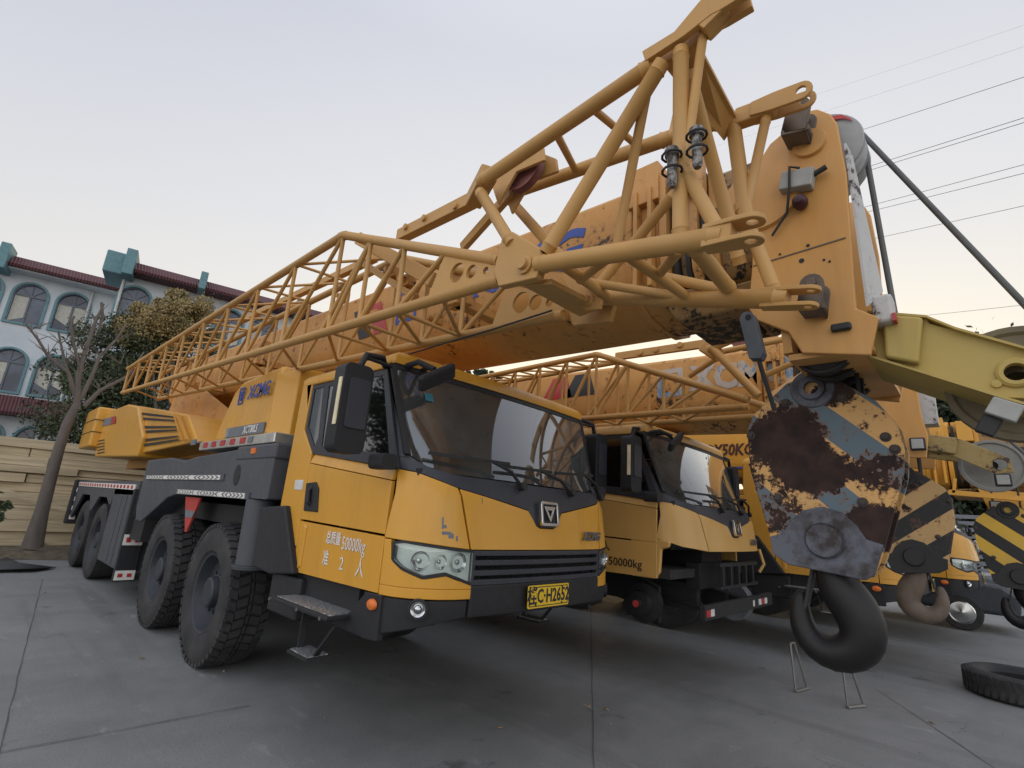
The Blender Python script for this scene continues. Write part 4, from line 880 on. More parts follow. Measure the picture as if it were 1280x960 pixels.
# ropes
q = MB(); pe = at((1300, 401), x=2.9); ps_ = at((1076, 166), x=2.9); q.tube(ps_, ps_+(pe-ps_)*1.3, .013, 10)
rp = q.build('hoist_rope', 'rope_grey', c1)
plain('rope_grey', (.10, .10, .095), .6)
q = MB(); q.tube((2.80, .23, 3.55), (2.80, .20, 2.60), .013, 10); q.tube((2.80, .20, 2.60), (2.86, .12, 2.52), .022, 10); q.build('hoist_rope', 'rope_grey', c1)
# --- auxiliary tip arm
XA = 2.72
aux = bpy.data.objects.new('auxiliary_arm', None); COL.objects.link(aux); aux.parent = c1
ap_ = yz([(1085, 392), (1158, 398), (1162, 404), (1195, 413), (1290, 440), (1330, 458), (1325, 500), (1255, 497), (1150, 464), (1085, 444)], XA)
hole = circ(*at((1270, 466), x=XA)[1:], .036, 24)
for xx in (XA, XA+.42): MB().side(ap_, xx, .025, [hole]).build('arm_plate', 'olive_paint', aux, bevel=.004)
q = MB(); a, b_ = yz([(1104, 396), (1155, 400)], XA), yz([(1108, 450), (1150, 458)], XA)
q.hexa([(XA-.05, *a[0]), (XA-.05, *a[1]), (XA-.05, *b_[1]), (XA-.05, *b_[0])], [(XA+.01, *a[0]), (XA+.01, *a[1]), (XA+.01, *b_[1]), (XA+.01, *b_[0])]); q.build('mounting_box', 'olive_paint', aux, bevel=.015)
q = MB()   # flanges along the edges
for line in ([(1085, 392), (1158, 398), (1195, 413), (1290, 440)], [(1085, 446), (1150, 466), (1255, 499), (1300, 512)]):
    L_ = yz(line, XA)
    for p, q2 in zip(L_[:-1], L_[1:]):
        q.hexa([(XA-.03, p[0], p[1]-.005), (XA+.45, p[0], p[1]-.005), (XA+.45, p[0], p[1]+.006), (XA-.03, p[0], p[1]+.006)], [(XA-.03, q2[0], q2[1]-.005), (XA+.45, q2[0], q2[1]-.005), (XA+.45, q2[0], q2[1]+.006), (XA-.03, q2[0], q2[1]+.006)])
q.build('flange', 'olive_paint', aux)
p = at((1270, 466), x=XA); q = MB(); q.lathe(p, (-1, 0, 0), [(.036, -.02), (.036, .02), (.05, .02), (.06, .012), (.062, 0)], 30); q.build('pin_boss', 'olive_paint', aux)
p = at((1246, 480), x=XA); q = MB(); q.lathe(p, (-1, 0, 0), [(0, .014), (.016, .012), (.018, 0)], 14); q.build('bolt', 'olive_paint', aux)
sheave(aux, (XA+.25, *at((1275, 480), x=XA+.25)[1:]), (1, 0, 0), .25, .07, 'dusty_pulley')
plain('dusty_pulley', (.17, .14, .09), .8)
p = at((1250, 512), x=XA-.08); q = MB(); q.box((p[0]-.01, p[1]-.06, p[2]-.035), (p[0]+.03, p[1]+.035, p[2]+.035), Matrix.Rotation(math.radians(30), 3, 'X')); wl_ = q.build('tag_plate', 'dull_grey_box', aux, bevel=.006)
p = at((1238, 530), x=XA-.06); q = MB(); q.box((p[0], p[1]-.025, p[2]-.04), (p[0]+.05, p[1]+.035, p[2]+.035), Matrix.Rotation(math.radians(30), 3, 'X')); q.build('tag_holder', 'black_paint', aux, bevel=.006)
# --- hanging weight of the anti two block switch
wt = bpy.data.objects.new('x', None); bpy.data.objects.remove(wt)
p0, p1 = Vector(at((936, 400), x=2.5)), Vector(at((949, 452), x=2.5)); dd = (p1-p0).normalized()
q = MB(); U = dd.cross(Vector((1, 0, 0))).normalized()
q.prism([[(-.034, 0)]+[(-.034*math.cos(a), -.034*math.sin(a)) for a in np.linspace(0, math.pi, 8)][1:-1]+[(.034, 0), (.034, .2), (0.015, .225), (-.034, .21)]], .07, p0, U, dd)
wgt = q.build('counter_weight', 'weight_grey', c1, bevel=.012); plain('weight_grey', (.09, .10, .11), .7)
q = MB(); q.tube(p1, at((968, 512), x=2.6), .011, 8); q.build('weight_rope', 'rope_black', c1)
q = MB(); p = Vector(at((935, 396), x=2.46)); q.tube(p, p+Vector((.25, 0, 0)), .014); q.build('weight_bracket', 'chassis_black', c1)
# --- the hoist ropes to the block
q = MB()
for xx, yy, zt in ((2.98, .62, 2.5), (3.1, .62, 2.5), (3.1, .40, 2.5), (2.98, .40, 2.5)): q.tube((xx, yy, 2.46), (xx, yy, 2.0), .011, 8)
q.build('hoist_rope', 'rope_black', c1)
# --- jib of the first crane
j1, tube1, A1 = jib(c1, dict(sh=(0, 0, 0), xn=1.6, xf=2.13, UN=[(160, 461), (430, 294), (625, 326)], LN=[(153, 491), (625, 350)], rc=.033, rb=.0165, nb=9, uf=.04, lf=.0,
    node=[(616, 340), (627, 296), (638, 288), (675, 309), (678, 318), (670, 347), (622, 358)], npin=(656, 331)))
xn, xf = 1.56, 2.12
T = lambda a, xa, b_, xb, r, m_='jib_paint', nm='brace': MB().path(*weld(at(a, x=xa), at(b_, x=xb), r*(.84 if nm == 'brace' else .93)), 16).build(nm, m_, j1, angle=50)
T((672, 331), xn, (905, 296), xn, .042, nm='chord')            # lower near
T((735, 372), xf, (985, 374), xf, .045, nm='chord')            # lower far
T((600, 228), xn, (815, 82), xn, .038, nm='chord')             # upper near
T((640, 242), xf, (838, 172), xf, .042, nm='chord')
T((838, 172), xf, (905, 150), xf, .04, nm='chord')            # upper far
T((600, 240), xn, (640, 305), xn, .036)                        # strut knee to node, near
T((634, 246), xf, (722, 345), xf, .04)
T((682, 316), xn, (828, 78), xn, .040)                         # long diagonal
T((815, 80), xn, (768, 322), xn+.2, .026)
T((851, 62), xn, (851, 300), xn, .036); T((880, 35), xn+.02, (855, 215), xn, .022)
T((857, 215), xn, (907, 305), xn, .030); T((860, 90), xn+.1, (925, 330), xf, .034)
T((916, 150), xf, (937, 305), xf, .040); T((958, 146), xf, (932, 262), xf, .026)
T((740, 135), xn, (800, 185), xf, .022); T((694, 164), xn, (720, 214), xf, .024)
T((695, 325), xn, (765, 375), xf, .030); T((765, 318), xn, (725, 350), xf-.3, .026); T((780, 316), xn, (860, 372), xf, .028); T((850, 312), xn, (822, 345), xn+.3, .024)
T((865, 305), xn, (912, 362), xf, .038); T((730, 352), xf-.2, (860, 372), xf, .026); T((822, 345), xf-.1, (912, 364), xf, .03)
T((845, 240), xf, (735, 372), xf, .034); T((925, 255), xf, (970, 368), xf, .034); T((858, 90), xf, (840, 172), xf, .028)
# head gusset plates on the upper chords and cross plate
q = MB(); pl = yz([(808, 72), (848, 48), (880, 10), (905, -12), (932, -18), (938, 2), (905, 22), (893, 28), (862, 52), (812, 84)], xn)
q.side(pl, xn-.04, .03); q.side(pl, xn+.02, .03); q.build('head_gusset', 'jib_paint', j1, bevel=.004)
q = MB(); a0, a1 = at((830, 78), x=xn+.03), at((872, 50), x=xn+.03); b0, b1_ = at((905, 172), x=xf), at((922, 146), x=xf)
q.hexa([a0, a1, b1_, b0], [Vector(v)+Vector((0, .0, -.02)) for v in (a0, a1, b1_, b0)]); q.build('cross_plate', 'jib_paint', j1)
P_ = at((920, 150), x=xf); P2 = at((970, 132), x=xf); lug(j1, P2, P2-P_, 1, L=.11, w=.045, gap=.032, t=.016, up=(1, 0, 0)); q = MB(); q.bar(P_, P2, .06, .09); q.build('lug_arm', 'jib_paint', j1, bevel=.01)
P_ = at((860, 60), x=xn); P2 = at((905, 10), x=xn); lug(j1, P2, P2-P_, 1, L=.09, w=.042, gap=.03, t=.014, up=(1, 0, 0))
P_ = at((880, 300), x=xn); P2 = at((918, 292), x=xn); lug(j1, P2, P2-P_, 1, L=.055, w=.042, gap=.034, t=.018)
P_ = at((960, 374), x=xf); P2 = at((985, 373), x=xf); lug(j1, P2, P2-P_, 1, L=.08, w=.036, gap=.034, t=.018)
m, nt, b = newmat('dirty_pin'); nt.links.new(mix(nt, ramp(nt, noise(nt, 45, 6, .7), [(.42, g(0)), (.6, g(1))]), (.32, .30, .27), (.04, .032, .028)), b.inputs['Base Color']); b.inputs['Roughness'].default_value = .55; b.inputs['Metallic'].default_value = .4
# pins wired to the frame
for px in ((840, 205), (871, 180)):
    p = Vector(at(px, x=xn-.05)); q = MB(); q.lathe(p, (0, 0, 1), [(0, -.10), (.012, -.10), (.018, -.085), (.018, .03), (.026, .032), (.026, .062), (0, .064)], 14); q.build('spare_pin', 'dirty_pin', j1)
    for zz in (.035, -.03): MB().path([p+Vector((.028*math.cos(a)*1.2, .030*math.sin(a)*1.2, zz)) for a in np.linspace(0, 6.28, 12)[:-1]], .005, 6, True).build('tie_wire', 'rope_black', j1)
for a, xa_, b_, xb_, w_ in (((452, 300), 1.85, (545, 352), 1.95, .10), ((300, 402), 2.3, (470, 322), 2.3, .07), ((455, 330), 1.95, (520, 372), 2.0, .05)):
    q = MB(); q.bar(at(a, x=xa_), at(b_, x=xb_), w_, w_*1.1); q.build('link_bar', 'jib_paint', j1, bevel=.008)
for px, X in (((492, 342), 2.0), ((510, 352), 2.0), ((372, 385), 2.35), ((430, 372), 2.35), ((545, 400), 2.4), ((470, 395), 2.4)):
    q = MB(); p = at(px, x=X); q.box(p-np.array([.04, .06, .05]), p+np.array([.04, .06, .05])); q.lathe(p+np.array([-.04, 0, 0]), (-1, 0, 0), [(0, .05), (.03, .05), (.03, 0)], 12); q.build('guide_roller', 'boom_paint', j1, bevel=.008)
# small sheave carriage at the knee, with flat link bars running back
q = MB(); q.prism([[(0, 0), (0, 0.001), (0.001, 0)]], .001, (0, 0, 0), UX, UZ) if 0 else None
pc = at((655, 212), x=1.86); sheave(j1, pc, (1, 0, 0), .14, .05, 'pulley_maroon')
for dx in (-.06, .06):
    q = MB(); pp = [tuple(at(p, x=1.86)[1:]) for p in ((622, 232), (625, 222), (672, 186), (688, 192), (690, 208), (655, 222), (640, 248), (632, 262))]; q.side(pp, pc[0]+dx-.01, .02); q.build('carriage_plate', 'jib_paint', j1, bevel=.004)
q = MB(); q.bar(at((500, 296), x=1.8), at((592, 250), x=1.8), .07, .09); lb_ = q.build('link_bar', 'jib_paint', j1, bevel=.006)
q = MB(); q.bar(at((578, 310), x=1.95), at((640, 240), x=1.9), .04, .07); q.build('link_bar', 'jib_paint', j1, bevel=.006)
for px in ((508, 284), (531, 273), (570, 258)):
    p = at(px, x=1.765); q = MB(); q.lathe(p, (-1, 0, 0), [(0, .02), (.022, .018), (.024, 0)], 14); q.build('pin', 'jib_paint', j1)
q = MB(); q.bar(at((592, 252), x=1.75), at((612, 215), x=1.62), .10, .09); q.build('knee_bracket', 'jib_paint', j1, bevel=.01)
# big flat plate under the node and stay plate with pin
q = MB(); q.hexa([at((652, 350), x=1.62), at((690, 348), x=1.62), at((752, 380), x=2.12), at((725, 390), x=2.12)], [v+np.array([0, 0, -.03]) for v in (at((652, 350), x=1.62), at((690, 348), x=1.62), at((752, 380), x=2.12), at((725, 390), x=2.12))]); q.build('under_plate', 'jib_paint', j1, bevel=.006)
q = MB(); q.side(yz([(700, 345), (712, 340), (752, 374), (750, 386), (732, 388), (722, 378)], 1.98), 1.98, .02); q.build('stay_plate', 'jib_paint', j1, bevel=.004)
p = at((736, 375), x=1.98); q = MB(); q.lathe(p, (-1, 0, 0), [(0, .04), (.018, .04), (.02, .015), (.032, .012), (.034, 0)], 18); q.build('pin', 'jib_paint', j1)
# cable along lower far chord
q = MB(); q.path([at(p, x=2.08) for p in ((440, 462), (500, 446), (560, 428), (615, 412), (690, 388))], .006, 6); q.build('cable', 'rope_black', j1)
# brackets that hold the jib on the boom
for y in (2.6, 6.3, 9.2):
    q = MB(); q.box((2.1, y, 2.95+.035*y), (2.66, y+.10, 3.03+.035*y)); q.box((2.15, y-.05, 2.95+.035*y), (2.22, y+.15, 3.25+.035*y)); q.build('jib_bracket', 'boom_paint', c1, bevel=.01)
# ------------------------------------------------------------------ second crane
D2 = (3.13, -.3, 0)
c2, b2 = crane(D2, 'pale yellow truck crane with its front bumper and wheels stripped off', dict(paint='pale_yellow_paint', lower=False, wheels=False, door_text='black', boom_logo='faded', B=(-.05, .45, -.20), box=False))
ROOT[0] = BASE1
s2 = np.array([3.1, 0, 0]); d2 = -np.array(D2)
J2 = dict(sh=tuple(d2), xn=4.72, xf=5.2, UN=[(560, 480), (746, 443), (936, 500)], LN=[(560, 536), (936, 508)], rc=.033, rb=.017, nb=6, uf=.04, lf=.0, node=[(930, 505), (932, 485), (938, 478), (975, 495), (978, 502), (970, 508), (932, 511)], npin=(965, 502))
j2, t2, A2 = jib(c2, J2)
T2 = lambda a, xa, b_, xb, r, nm='brace': MB().tube(A2(a, xa), A2(b_, xb), r, 12).build(nm, 'jib_paint', j2)
T2((890, 435), 4.7, (948, 495), 4.7, .04); T2((885, 437), 4.7, (945, 412), 4.7, .04, 'chord'); T2((862, 470), 5.1, (900, 445), 5.0, .03); T2((900, 440), 4.9, (1000, 420), 5.0, .03); T2((962, 500), 4.7, (1045, 445), 5.1, .05, 'chord'); T2((985, 490), 5.0, (1045, 470), 5.1, .03); T2((955, 470), 5.3, (1020, 440), 5.3, .03)
q = MB(); q.bar(A2((770, 446), 4.95), A2((880, 430), 4.95), .05, .09); q.build('link_bar', 'jib_paint', j2, bevel=.006)
for px in ((800, 441), (820, 437), (850, 431)):
    q = MB(); q.lathe(A2(px, 4.92), (-1, 0, 0), [(0, .02), (.03, .018), (.034, 0)], 12); q.build('pin', 'jib_paint', j2)
sheave(j2, A2((932, 420), 5.0), (1, 0, 0), .15, .05, 'pulley_maroon')
q = MB(); q.bar(A2((880, 432), 4.8), A2((900, 445), 4.8), .12, .14); q.build('knee_bracket', 'jib_paint', j2, bevel=.02)
hx = 5.62
hp2 = [(1042, 470), (1080, 440), (1110, 430), (1138, 440), (1152, 520), (1160, 545), (1158, 572), (1100, 570), (1050, 560)]
hh, _ = boom_head(b2, c2, [(p[0], p[1]) for p in hp2], hx, .9, (d2[0]-0, d2[1], 0)) if 0 else (None, None)
P = [tuple((at(p, x=hx)+d2)[1:]) for p in hp2]
for xx in (hx, hx+.9): hq = MB().side(P, xx-3.1, .03).build('head_plate', 'head_paint', b2, bevel=.008)
q = MB(); q.box((hx-3.1+.1, P[4][0]-.1, P[4][1]-.05), (hx-3.1+.3, P[4][0]+.02, P[4][1]+.3)); q.build('front_sheet', 'white_sheet', b2)
aux2 = bpy.data.objects.new('auxiliary_arm', None); COL.objects.link(aux2); aux2.parent = c2
xa = 5.75
def yz2(ps, x): return [tuple((at(p, x=x)+d2)[1:]) for p in ps]
hl_ = circ(*(at((1250, 580), x=xa)+d2)[1:], .045, 20)
for xx in (xa-3.1, xa-3.1+.35): MB().side(yz2([(1150, 542), (1178, 545), (1200, 548), (1262, 572), (1268, 590), (1245, 592), (1195, 571), (1150, 565)], xa), xx, .025, [hl_]).build('arm_plate', 'olive_dull', aux2, bevel=.004)
paint('olive_dull', (.36, .24, .06), dust=(.3, .24, .14), dusty=.5, chips=.6)
p = at((1240, 582), x=xa+.2)+d2; sheave(aux2, (xa+.2-3.1, p[1], p[2]), (1, 0, 0), .22, .07, 'dusty_pulley_grey'); plain('dusty_pulley_grey', (.24, .235, .21), .7)
q = MB(); q.hexa([(xa-3.16, *yz2([(1158, 543)], xa)[0]), (xa-3.16, *yz2([(1198, 548)], xa)[0]), (xa-3.16, *yz2([(1194, 568)], xa)[0]), (xa-3.16, *yz2([(1155, 563)], xa)[0])], [(xa-3.1, *yz2([(1158, 543)], xa)[0]), (xa-3.1, *yz2([(1198, 548)], xa)[0]), (xa-3.1, *yz2([(1194, 568)], xa)[0]), (xa-3.1, *yz2([(1155, 563)], xa)[0])]); q.build('mounting_box', 'olive_dull', aux2, bevel=.01)
def lampbox(par, px, X, d, s=.05):
    p = at(px, x=X)+d; q = MB(); q.box((p[0]-.02, p[1]-s, p[2]-s), (p[0]+.04, p[1]+s, p[2]+s)); a = q.build('limit_switch', 'black_paint', par, bevel=.01)
    q = MB(); q.box((p[0]-.026, p[1]-s*.75, p[2]-s*.75), (p[0]-.019, p[1]+s*.75, p[2]+s*.75)); q.build('switch_cover', 'dull_grey_box', a, bevel=.003); return a
lampbox(aux2, (1147, 555), 5.55, d2, .055); lampbox(aux2, (1254, 600), 5.6, d2, .05)
q = MB(); q.tube(at((1255, 545), x=5.75)+d2, at((1320, 600), x=5.7)+d2, .012); q.build('hoist_rope', 'rope_grey', aux2)
# ------------------------------------------------------------------ third and fourth cranes
D3 = (6.3, -1.75, 0)
def rear_crane(D, label, opts, Xb, zc, r, ph, hook=True):
    c3, b3 = crane(D, label, opts)
    return c3, b3
c3, b3 = crane(D3, 'deep yellow truck crane with QY50KC on its boom, behind the rusty hook block', dict(paint='deep_yellow_paint', door_text=None, B=(-.1, .75, -.62), box=False, boommat='deep_yellow_paint'))
ROOT[0] = BASE1; d3 = -np.array(D3)
xb3 = XC-.1-.474
p = at((909, 563), x=xb3+6.3)+d3
text('QY50KC', .27, 'lettering_brown', b3, (xb3-.004, p[1], p[2]), UY, UZ, 'model_lettering', .008, .2, .82, .002); plain('lettering_brown', (.06, .015, .01), .5)
q = MB(); pa, pb = at((870, 584), x=xb3+6.3)+d3, at((965, 583), x=xb3+6.3)+d3; q.side([(pa[1]+2, pa[2]), (pb[1]-2, pb[2]), (pb[1]-2, pb[2]-.03), (pa[1]+2, pa[2]-.03)], xb3-.004, .004); q.build('blue_line', 'blue_logo', b3)
q = MB(); X3 = 8.35
for ps in ([(868, 612), (960, 612), (960, 618), (868, 618)],): q.side([tuple((at(p_, x=X3)+d3)[1:]) for p_ in ps], X3-6.3, .1)
q.side([tuple((at(p_, x=X3)+d3)[1:]) for p_ in [(925, 655), (930, 650), (948, 650), (950, 715), (930, 715)]], X3-6.3, .2)
q.build('superstructure_panel', 'deep_yellow_paint', c3, bevel=.01)
D4 = (9.5, -2.25, 0)
c4, b4 = crane(D4, 'farthest yellow truck crane of the row, only its headlight corner showing past the small hook', dict(paint='yellow_paint', door_text=None, B=(-.1, 1.0, -.3), box=False, boommat='deep_yellow_paint'))
ROOT[0] = BASE1; d4 = -np.array(D4)
# heads and arms of the rear booms (third crane)
a3 = bpy.data.objects.new('auxiliary_arm', None); COL.objects.link(a3); a3.parent = c3
xa = 8.9
for xx in (xa, xa+.35): MB().side([tuple((at(p_, x=xa)+d3)[1:]) for p_ in [(1172, 536), (1200, 535), (1240, 530), (1252, 552), (1230, 562), (1172, 560)]], xx-6.3, .03).build('arm_plate', 'deep_yellow_paint', a3, bevel=.006)
for xx in (xa, xa+.3): MB().side([tuple((at(p_, x=xa)+d3)[1:]) for p_ in [(1208, 585), (1245, 612), (1300, 618), (1300, 650), (1238, 640)]], xx-6.3, .03).build('arm_plate', 'deep_yellow_paint', a3, bevel=.006)
for px, R in (((1224, 543), .21), ((1248, 548), .14)):
    p = at(px, x=xa+.15)+d3; sheave(a3, p, (1, 0, 0), R, .06, 'pulley_red')
plain('pulley_red', (.35, .03, .04), .5)
lampbox(a3, (1245, 632), xa-.06, d3, .06)
q = MB()
for px0, px1 in (((1176, 528), (1186, 535)), ((1187, 528), (1200, 536))):
    a, b_ = at(px0, x=xa)+d3, at(px1, x=xa)+d3; q.box((a[0], b_[1], b_[2]), (a[0]+.2, a[1], a[2]+.0))
q.build('bracket', 'deep_yellow_paint', a3, bevel=.01)
q = MB(); q.side([tuple((at(p_, x=8.6)+d3)[1:]) for p_ in [(1185, 612), (1300, 622), (1300, 628), (1185, 618)]], 8.6-6.3, .08); q.side([tuple((at(p_, x=8.6)+d3)[1:]) for p_ in [(1192, 598), (1196, 598), (1194, 616), (1190, 616)]], 8.6-6.3, .08); q.build('walkway', 'deep_yellow_paint', a3)
# ------------------------------------------------------------------ hook blocks
hook_block('large rust-eaten hook block with blue and yellow stripes and smooth black hook', (3.06, .60), 2.42, 1.0, 'rusty_striped_plate', 'worn_blue_steel', 'hook_black')
hook_block('smaller hook block with worn black and cream stripes and brown hook', (6.0, .52), 2.25, .92, 'worn_striped_plate', 'black_paint', 'hook_rusty', hsc=1.0, flip=-1)
hook_block('clean black and yellow striped hook block with red tip, cut off by the right edge', (8.9, -.20), 2.13, 1.0, 'clean_striped_plate', 'black_paint', 'hook_black')
# hoist ropes of the two far blocks
for cc, x, y, z0, z1 in ((c2, 6.0, .52, 2.0, 2.6), (c3, 8.9, -.20, 1.9, 2.4)):
    D = D2 if cc is c2 else D3
    q = MB()
    for k in (-.07, .07): q.tube((x+k-D[0], y-.12-D[1], z0), (x+k-D[0], y-.12-D[1], z1), .011, 8); q.tube((x+k-D[0], y+.12-D[1], z0), (x+k-D[0], y+.12-D[1], z1), .011, 8)
    q.build('hoist_rope', 'rope_black', cc)
ROOT[0] = (0, 0, 0)
# ------------------------------------------------------------------ ground
m, nt, b = newmat('concrete')
n1 = noise(nt, .35, 6, .6, 'Object'); n2 = noise(nt, 2.2, 8, .65, 'Object', off=3); n3 = noise(nt, 60, 6, .7, 'Object', off=6)
c = mix(nt, ramp(nt, n1, [(.3, g(0)), (.7, g(1))]), (.158, .162, .160), (.232, .234, .230))
c = mix(nt, ramp(nt, n2, [(.35, g(0)), (.75, g(.7))]), c, (.275, .273, .266))
c = mix(nt, ramp(nt, n3, [(.45, g(0)), (.7, g(.4))]), c, (.095, .095, .094))
stn = noise(nt, .9, 5, .6, 'Object', stretch=(.35, 1.3, 1), off=12)
c = mix(nt, ramp(nt, stn, [(.52, g(0)), (.75, g(.35))]), c, (.10, .10, .10))
oil = noise(nt, 1.7, 6, .62, 'Object', off=31); c = mix(nt, ramp(nt, oil, [(.64, g(0)), (.70, g(.55))]), c, (.045, .045, .047))
trk = noise(nt, 1.1, 6, .6, 'Object', stretch=(1.6, .10, 1), off=41); c = mix(nt, ramp(nt, trk, [(.56, g(0)), (.68, g(.35))]), c, (.07, .07, .072))
pale = noise(nt, 6, 7, .7, 'Object', stretch=(1, .35, 1), off=51); c = mix(nt, ramp(nt, pale, [(.60, g(0)), (.72, g(.45))]), c, (.40, .40, .39))
vc = N(nt, 'ShaderNodeTexVoronoi', feature='DISTANCE_TO_EDGE'); vc.inputs['Scale'].default_value = .35; tcc = N(nt, 'ShaderNodeTexCoord'); nw = N(nt, 'ShaderNodeTexNoise'); nw.inputs['Scale'].default_value = 2.5; nw.inputs['Detail'].default_value = 6; nt.links.new(tcc.outputs['Object'], nw.inputs['Vector'])
vm = N(nt, 'ShaderNodeVectorMath', operation='MULTIPLY_ADD'); nt.links.new(nw.outputs['Color'], vm.inputs[0]); vm.inputs[1].default_value = (.5, .5, 0); nt.links.new(tcc.outputs['Object'], vm.inputs[2]); nt.links.new(vm.outputs[0], vc.inputs['Vector'])
ck = math_(nt, 'MULTIPLY', ramp(nt, vc.outputs['Distance'], [(0, g(1)), (.0022, g(0))]), ramp(nt, noise(nt, .5, 3, .5, 'Object', off=61), [(.54, g(0)), (.64, g(.5))])); c = mix(nt, ck, c, (.05, .05, .05))
nt.links.new(c, b.inputs['Base Color']); nt.links.new(ramp(nt, n2, [(.3, g(.62)), (.8, g(.85))]), b.inputs['Roughness']); bump(nt, b, math_(nt, 'ADD', n3, math_(nt, 'MULTIPLY', n2, .8)), .5, .008)
m, nt, b = newmat('joint_tar'); n = noise(nt, 30, 4); nt.links.new(mix(nt, n, (.06, .06, .06), (.12, .12, .115)), b.inputs['Base Color']); b.inputs['Roughness'].default_value = .9
q = MB(); q.add([(-400, -400, 0), (400, -400, 0), (400, 400, 0), (-400, 400, 0)], [(0, 1, 2, 3)]); struct(q.build('ground', 'concrete', smooth=False))
def strip(pts, w, z, name, mat):
    q = MB(); P = [np.array(p[:2]) for p in pts]; out = []
    dense = []
    for a, b_ in zip(P[:-1], P[1:]):
        k = max(2, int(np.linalg.norm(b_-a)/.25))
        for i in range(k): dense.append(a+(b_-a)*i/k)
    dense.append(P[-1]); vs = []
    for i, p in enumerate(dense):
        d = dense[min(i+1, len(dense)-1)]-dense[max(i-1, 0)]; d /= np.linalg.norm(d); n_ = np.array([-d[1], d[0]])
        ww = w*(.6+.8*random.random())/2; j_ = random.uniform(-.004, .004)
        vs += [(*(p+n_*(ww+j_)), z), (*(p-n_*(ww-j_)), z)]
    q.add(vs, [(2*i, 2*i+1, 2*i+3, 2*i+2) for i in range(len(dense)-1)]); return struct(q.build(name, mat, smooth=False))
G = lambda p: at(p, z=0)
def ext(a, b_, ka, kb): a, b_ = G(a), G(b_); d = b_-a; return [a-d*ka, b_+d*kb]
strip(ext((742, 955), (739, 800), .5, 1.2), .008, .004, 'ground_joint', 'joint_tar'); strip(ext((1100, 865), (1235, 955), .05, 2), .008, .004, 'ground_joint', 'joint_tar')
strip(ext((0, 935), (48, 745), .5, .3), .008, .004, 'ground_joint', 'joint_tar'); strip(ext((0, 942), (300, 885), .6, .05), .008, .008, 'ground_joint', 'joint_tar')
# ------------------------------------------------------------------ small things on the ground
def tyre_lying():
    c = at((1300, 850), z=.12); R = .50; w = .26; x, y = 9.35-.35, -.02-.18
    x, y = G((1292, 884))[:2]; x += .30; y += .05
    q = MB(); q.lathe((x, y, 0), (0, 0, 1), [(.31, .03), (.36, .005), (.45, .0), (.49, .03), (.505, .07), (.505, .20), (.49, .24), (.44, .265), (.37, .26), (.32, .235), (.30, .20), (.33, .10), (.31, .03)], 64)
    for i in range(46):
        a0 = 2*math.pi*i/46
        for z0, z1, sk in ((.035, .125, .05), (.145, .235, -.05)):
            vs = []
            for zz, sh in ((z0, 0), (z1, sk)):
                for da in (0, .085):
                    for rr in (.49, .513): vs.append((x+rr*math.cos(a0+sh+da), y+rr*math.sin(a0+sh+da), zz))
            q.add(vs, [(0, 1, 3, 2), (4, 6, 7, 5), (0, 4, 5, 1), (2, 3, 7, 6), (1, 5, 7, 3), (0, 2, 6, 4)])
    o = q.build('tyre', 'rubber', angle=40, org=(x, y, 0)); tag(o, 'worn old black tyre lying flat on the concrete at the right edge', 'tyre'); return o
tyre_lying()
def wire_foot(px_top, pa, pb, lab):
    a, b_ = at(pa, z=.012), at(pb, z=.012); t = (a+b_)/2+np.array([0, 0, .36])+np.array([-.02, .02, 0])
    k = np.array([.02, 0, 0]); q = MB(); q.path([t-k, a], .008, 8); q.path([t+k, b_], .008, 8); q.path([a, b_], .011, 8); q.path([t-k, t+k], .008, 8)
    m_ = (a+b_)/2; o = q.build('wire_stand', 'steel', org=(m_[0], m_[1], 0)); return o
for pa, pb, lb, tp in (((995, 866), (1009, 862), 'bent steel wire prop standing on the concrete left of the large hook', (1002, 815)), ((1060, 886), (1080, 884), 'bent steel wire prop standing on the concrete right below the large hook', (1070, 845))):
    a, b_ = G(pa), G(pb); a = np.array([a[0], a[1], .012]); b_ = np.array([b_[0], b_[1], .012]); k = (b_-a)*.18
    t = at(tp, x=(a[0]+b_[0])/2); h = .44; mid = (a+b_)/2; t = mid+np.array([0, .06, h])
    q = MB(); q.path([a, t-k], .012, 8); q.path([b_, t+k], .012, 8); q.path([a-k*.2, b_+k*.2], .02, 8); q.path([t-k, t+k], .012, 8)
    tag(q.build('wire_prop', 'steel', org=tuple(np.array([mid[0], mid[1], 0]))), lb, 'prop')
# torn black sheet at left
p = G((15, 716)); q = MB(); pts = [G(v) for v in ((-20, 708), (8, 700), (28, 708), (70, 711), (40, 716), (-20, 717))]; cc = sum(pts)/len(pts)
q.add([*(v+np.array([0, 0, .03+.05*random.random()]) for v in pts), cc+np.array([0, 0, .10])], [(i, (i+1) % 6, 6) for i in range(6)])
o = q.build('plastic_sheet', 'sheet_black', org=tuple(cc)); o.modifiers.new('t', 'SOLIDIFY').thickness = .01; tag(o, 'crumpled black sheet lying on the concrete at the left edge', 'sheet')
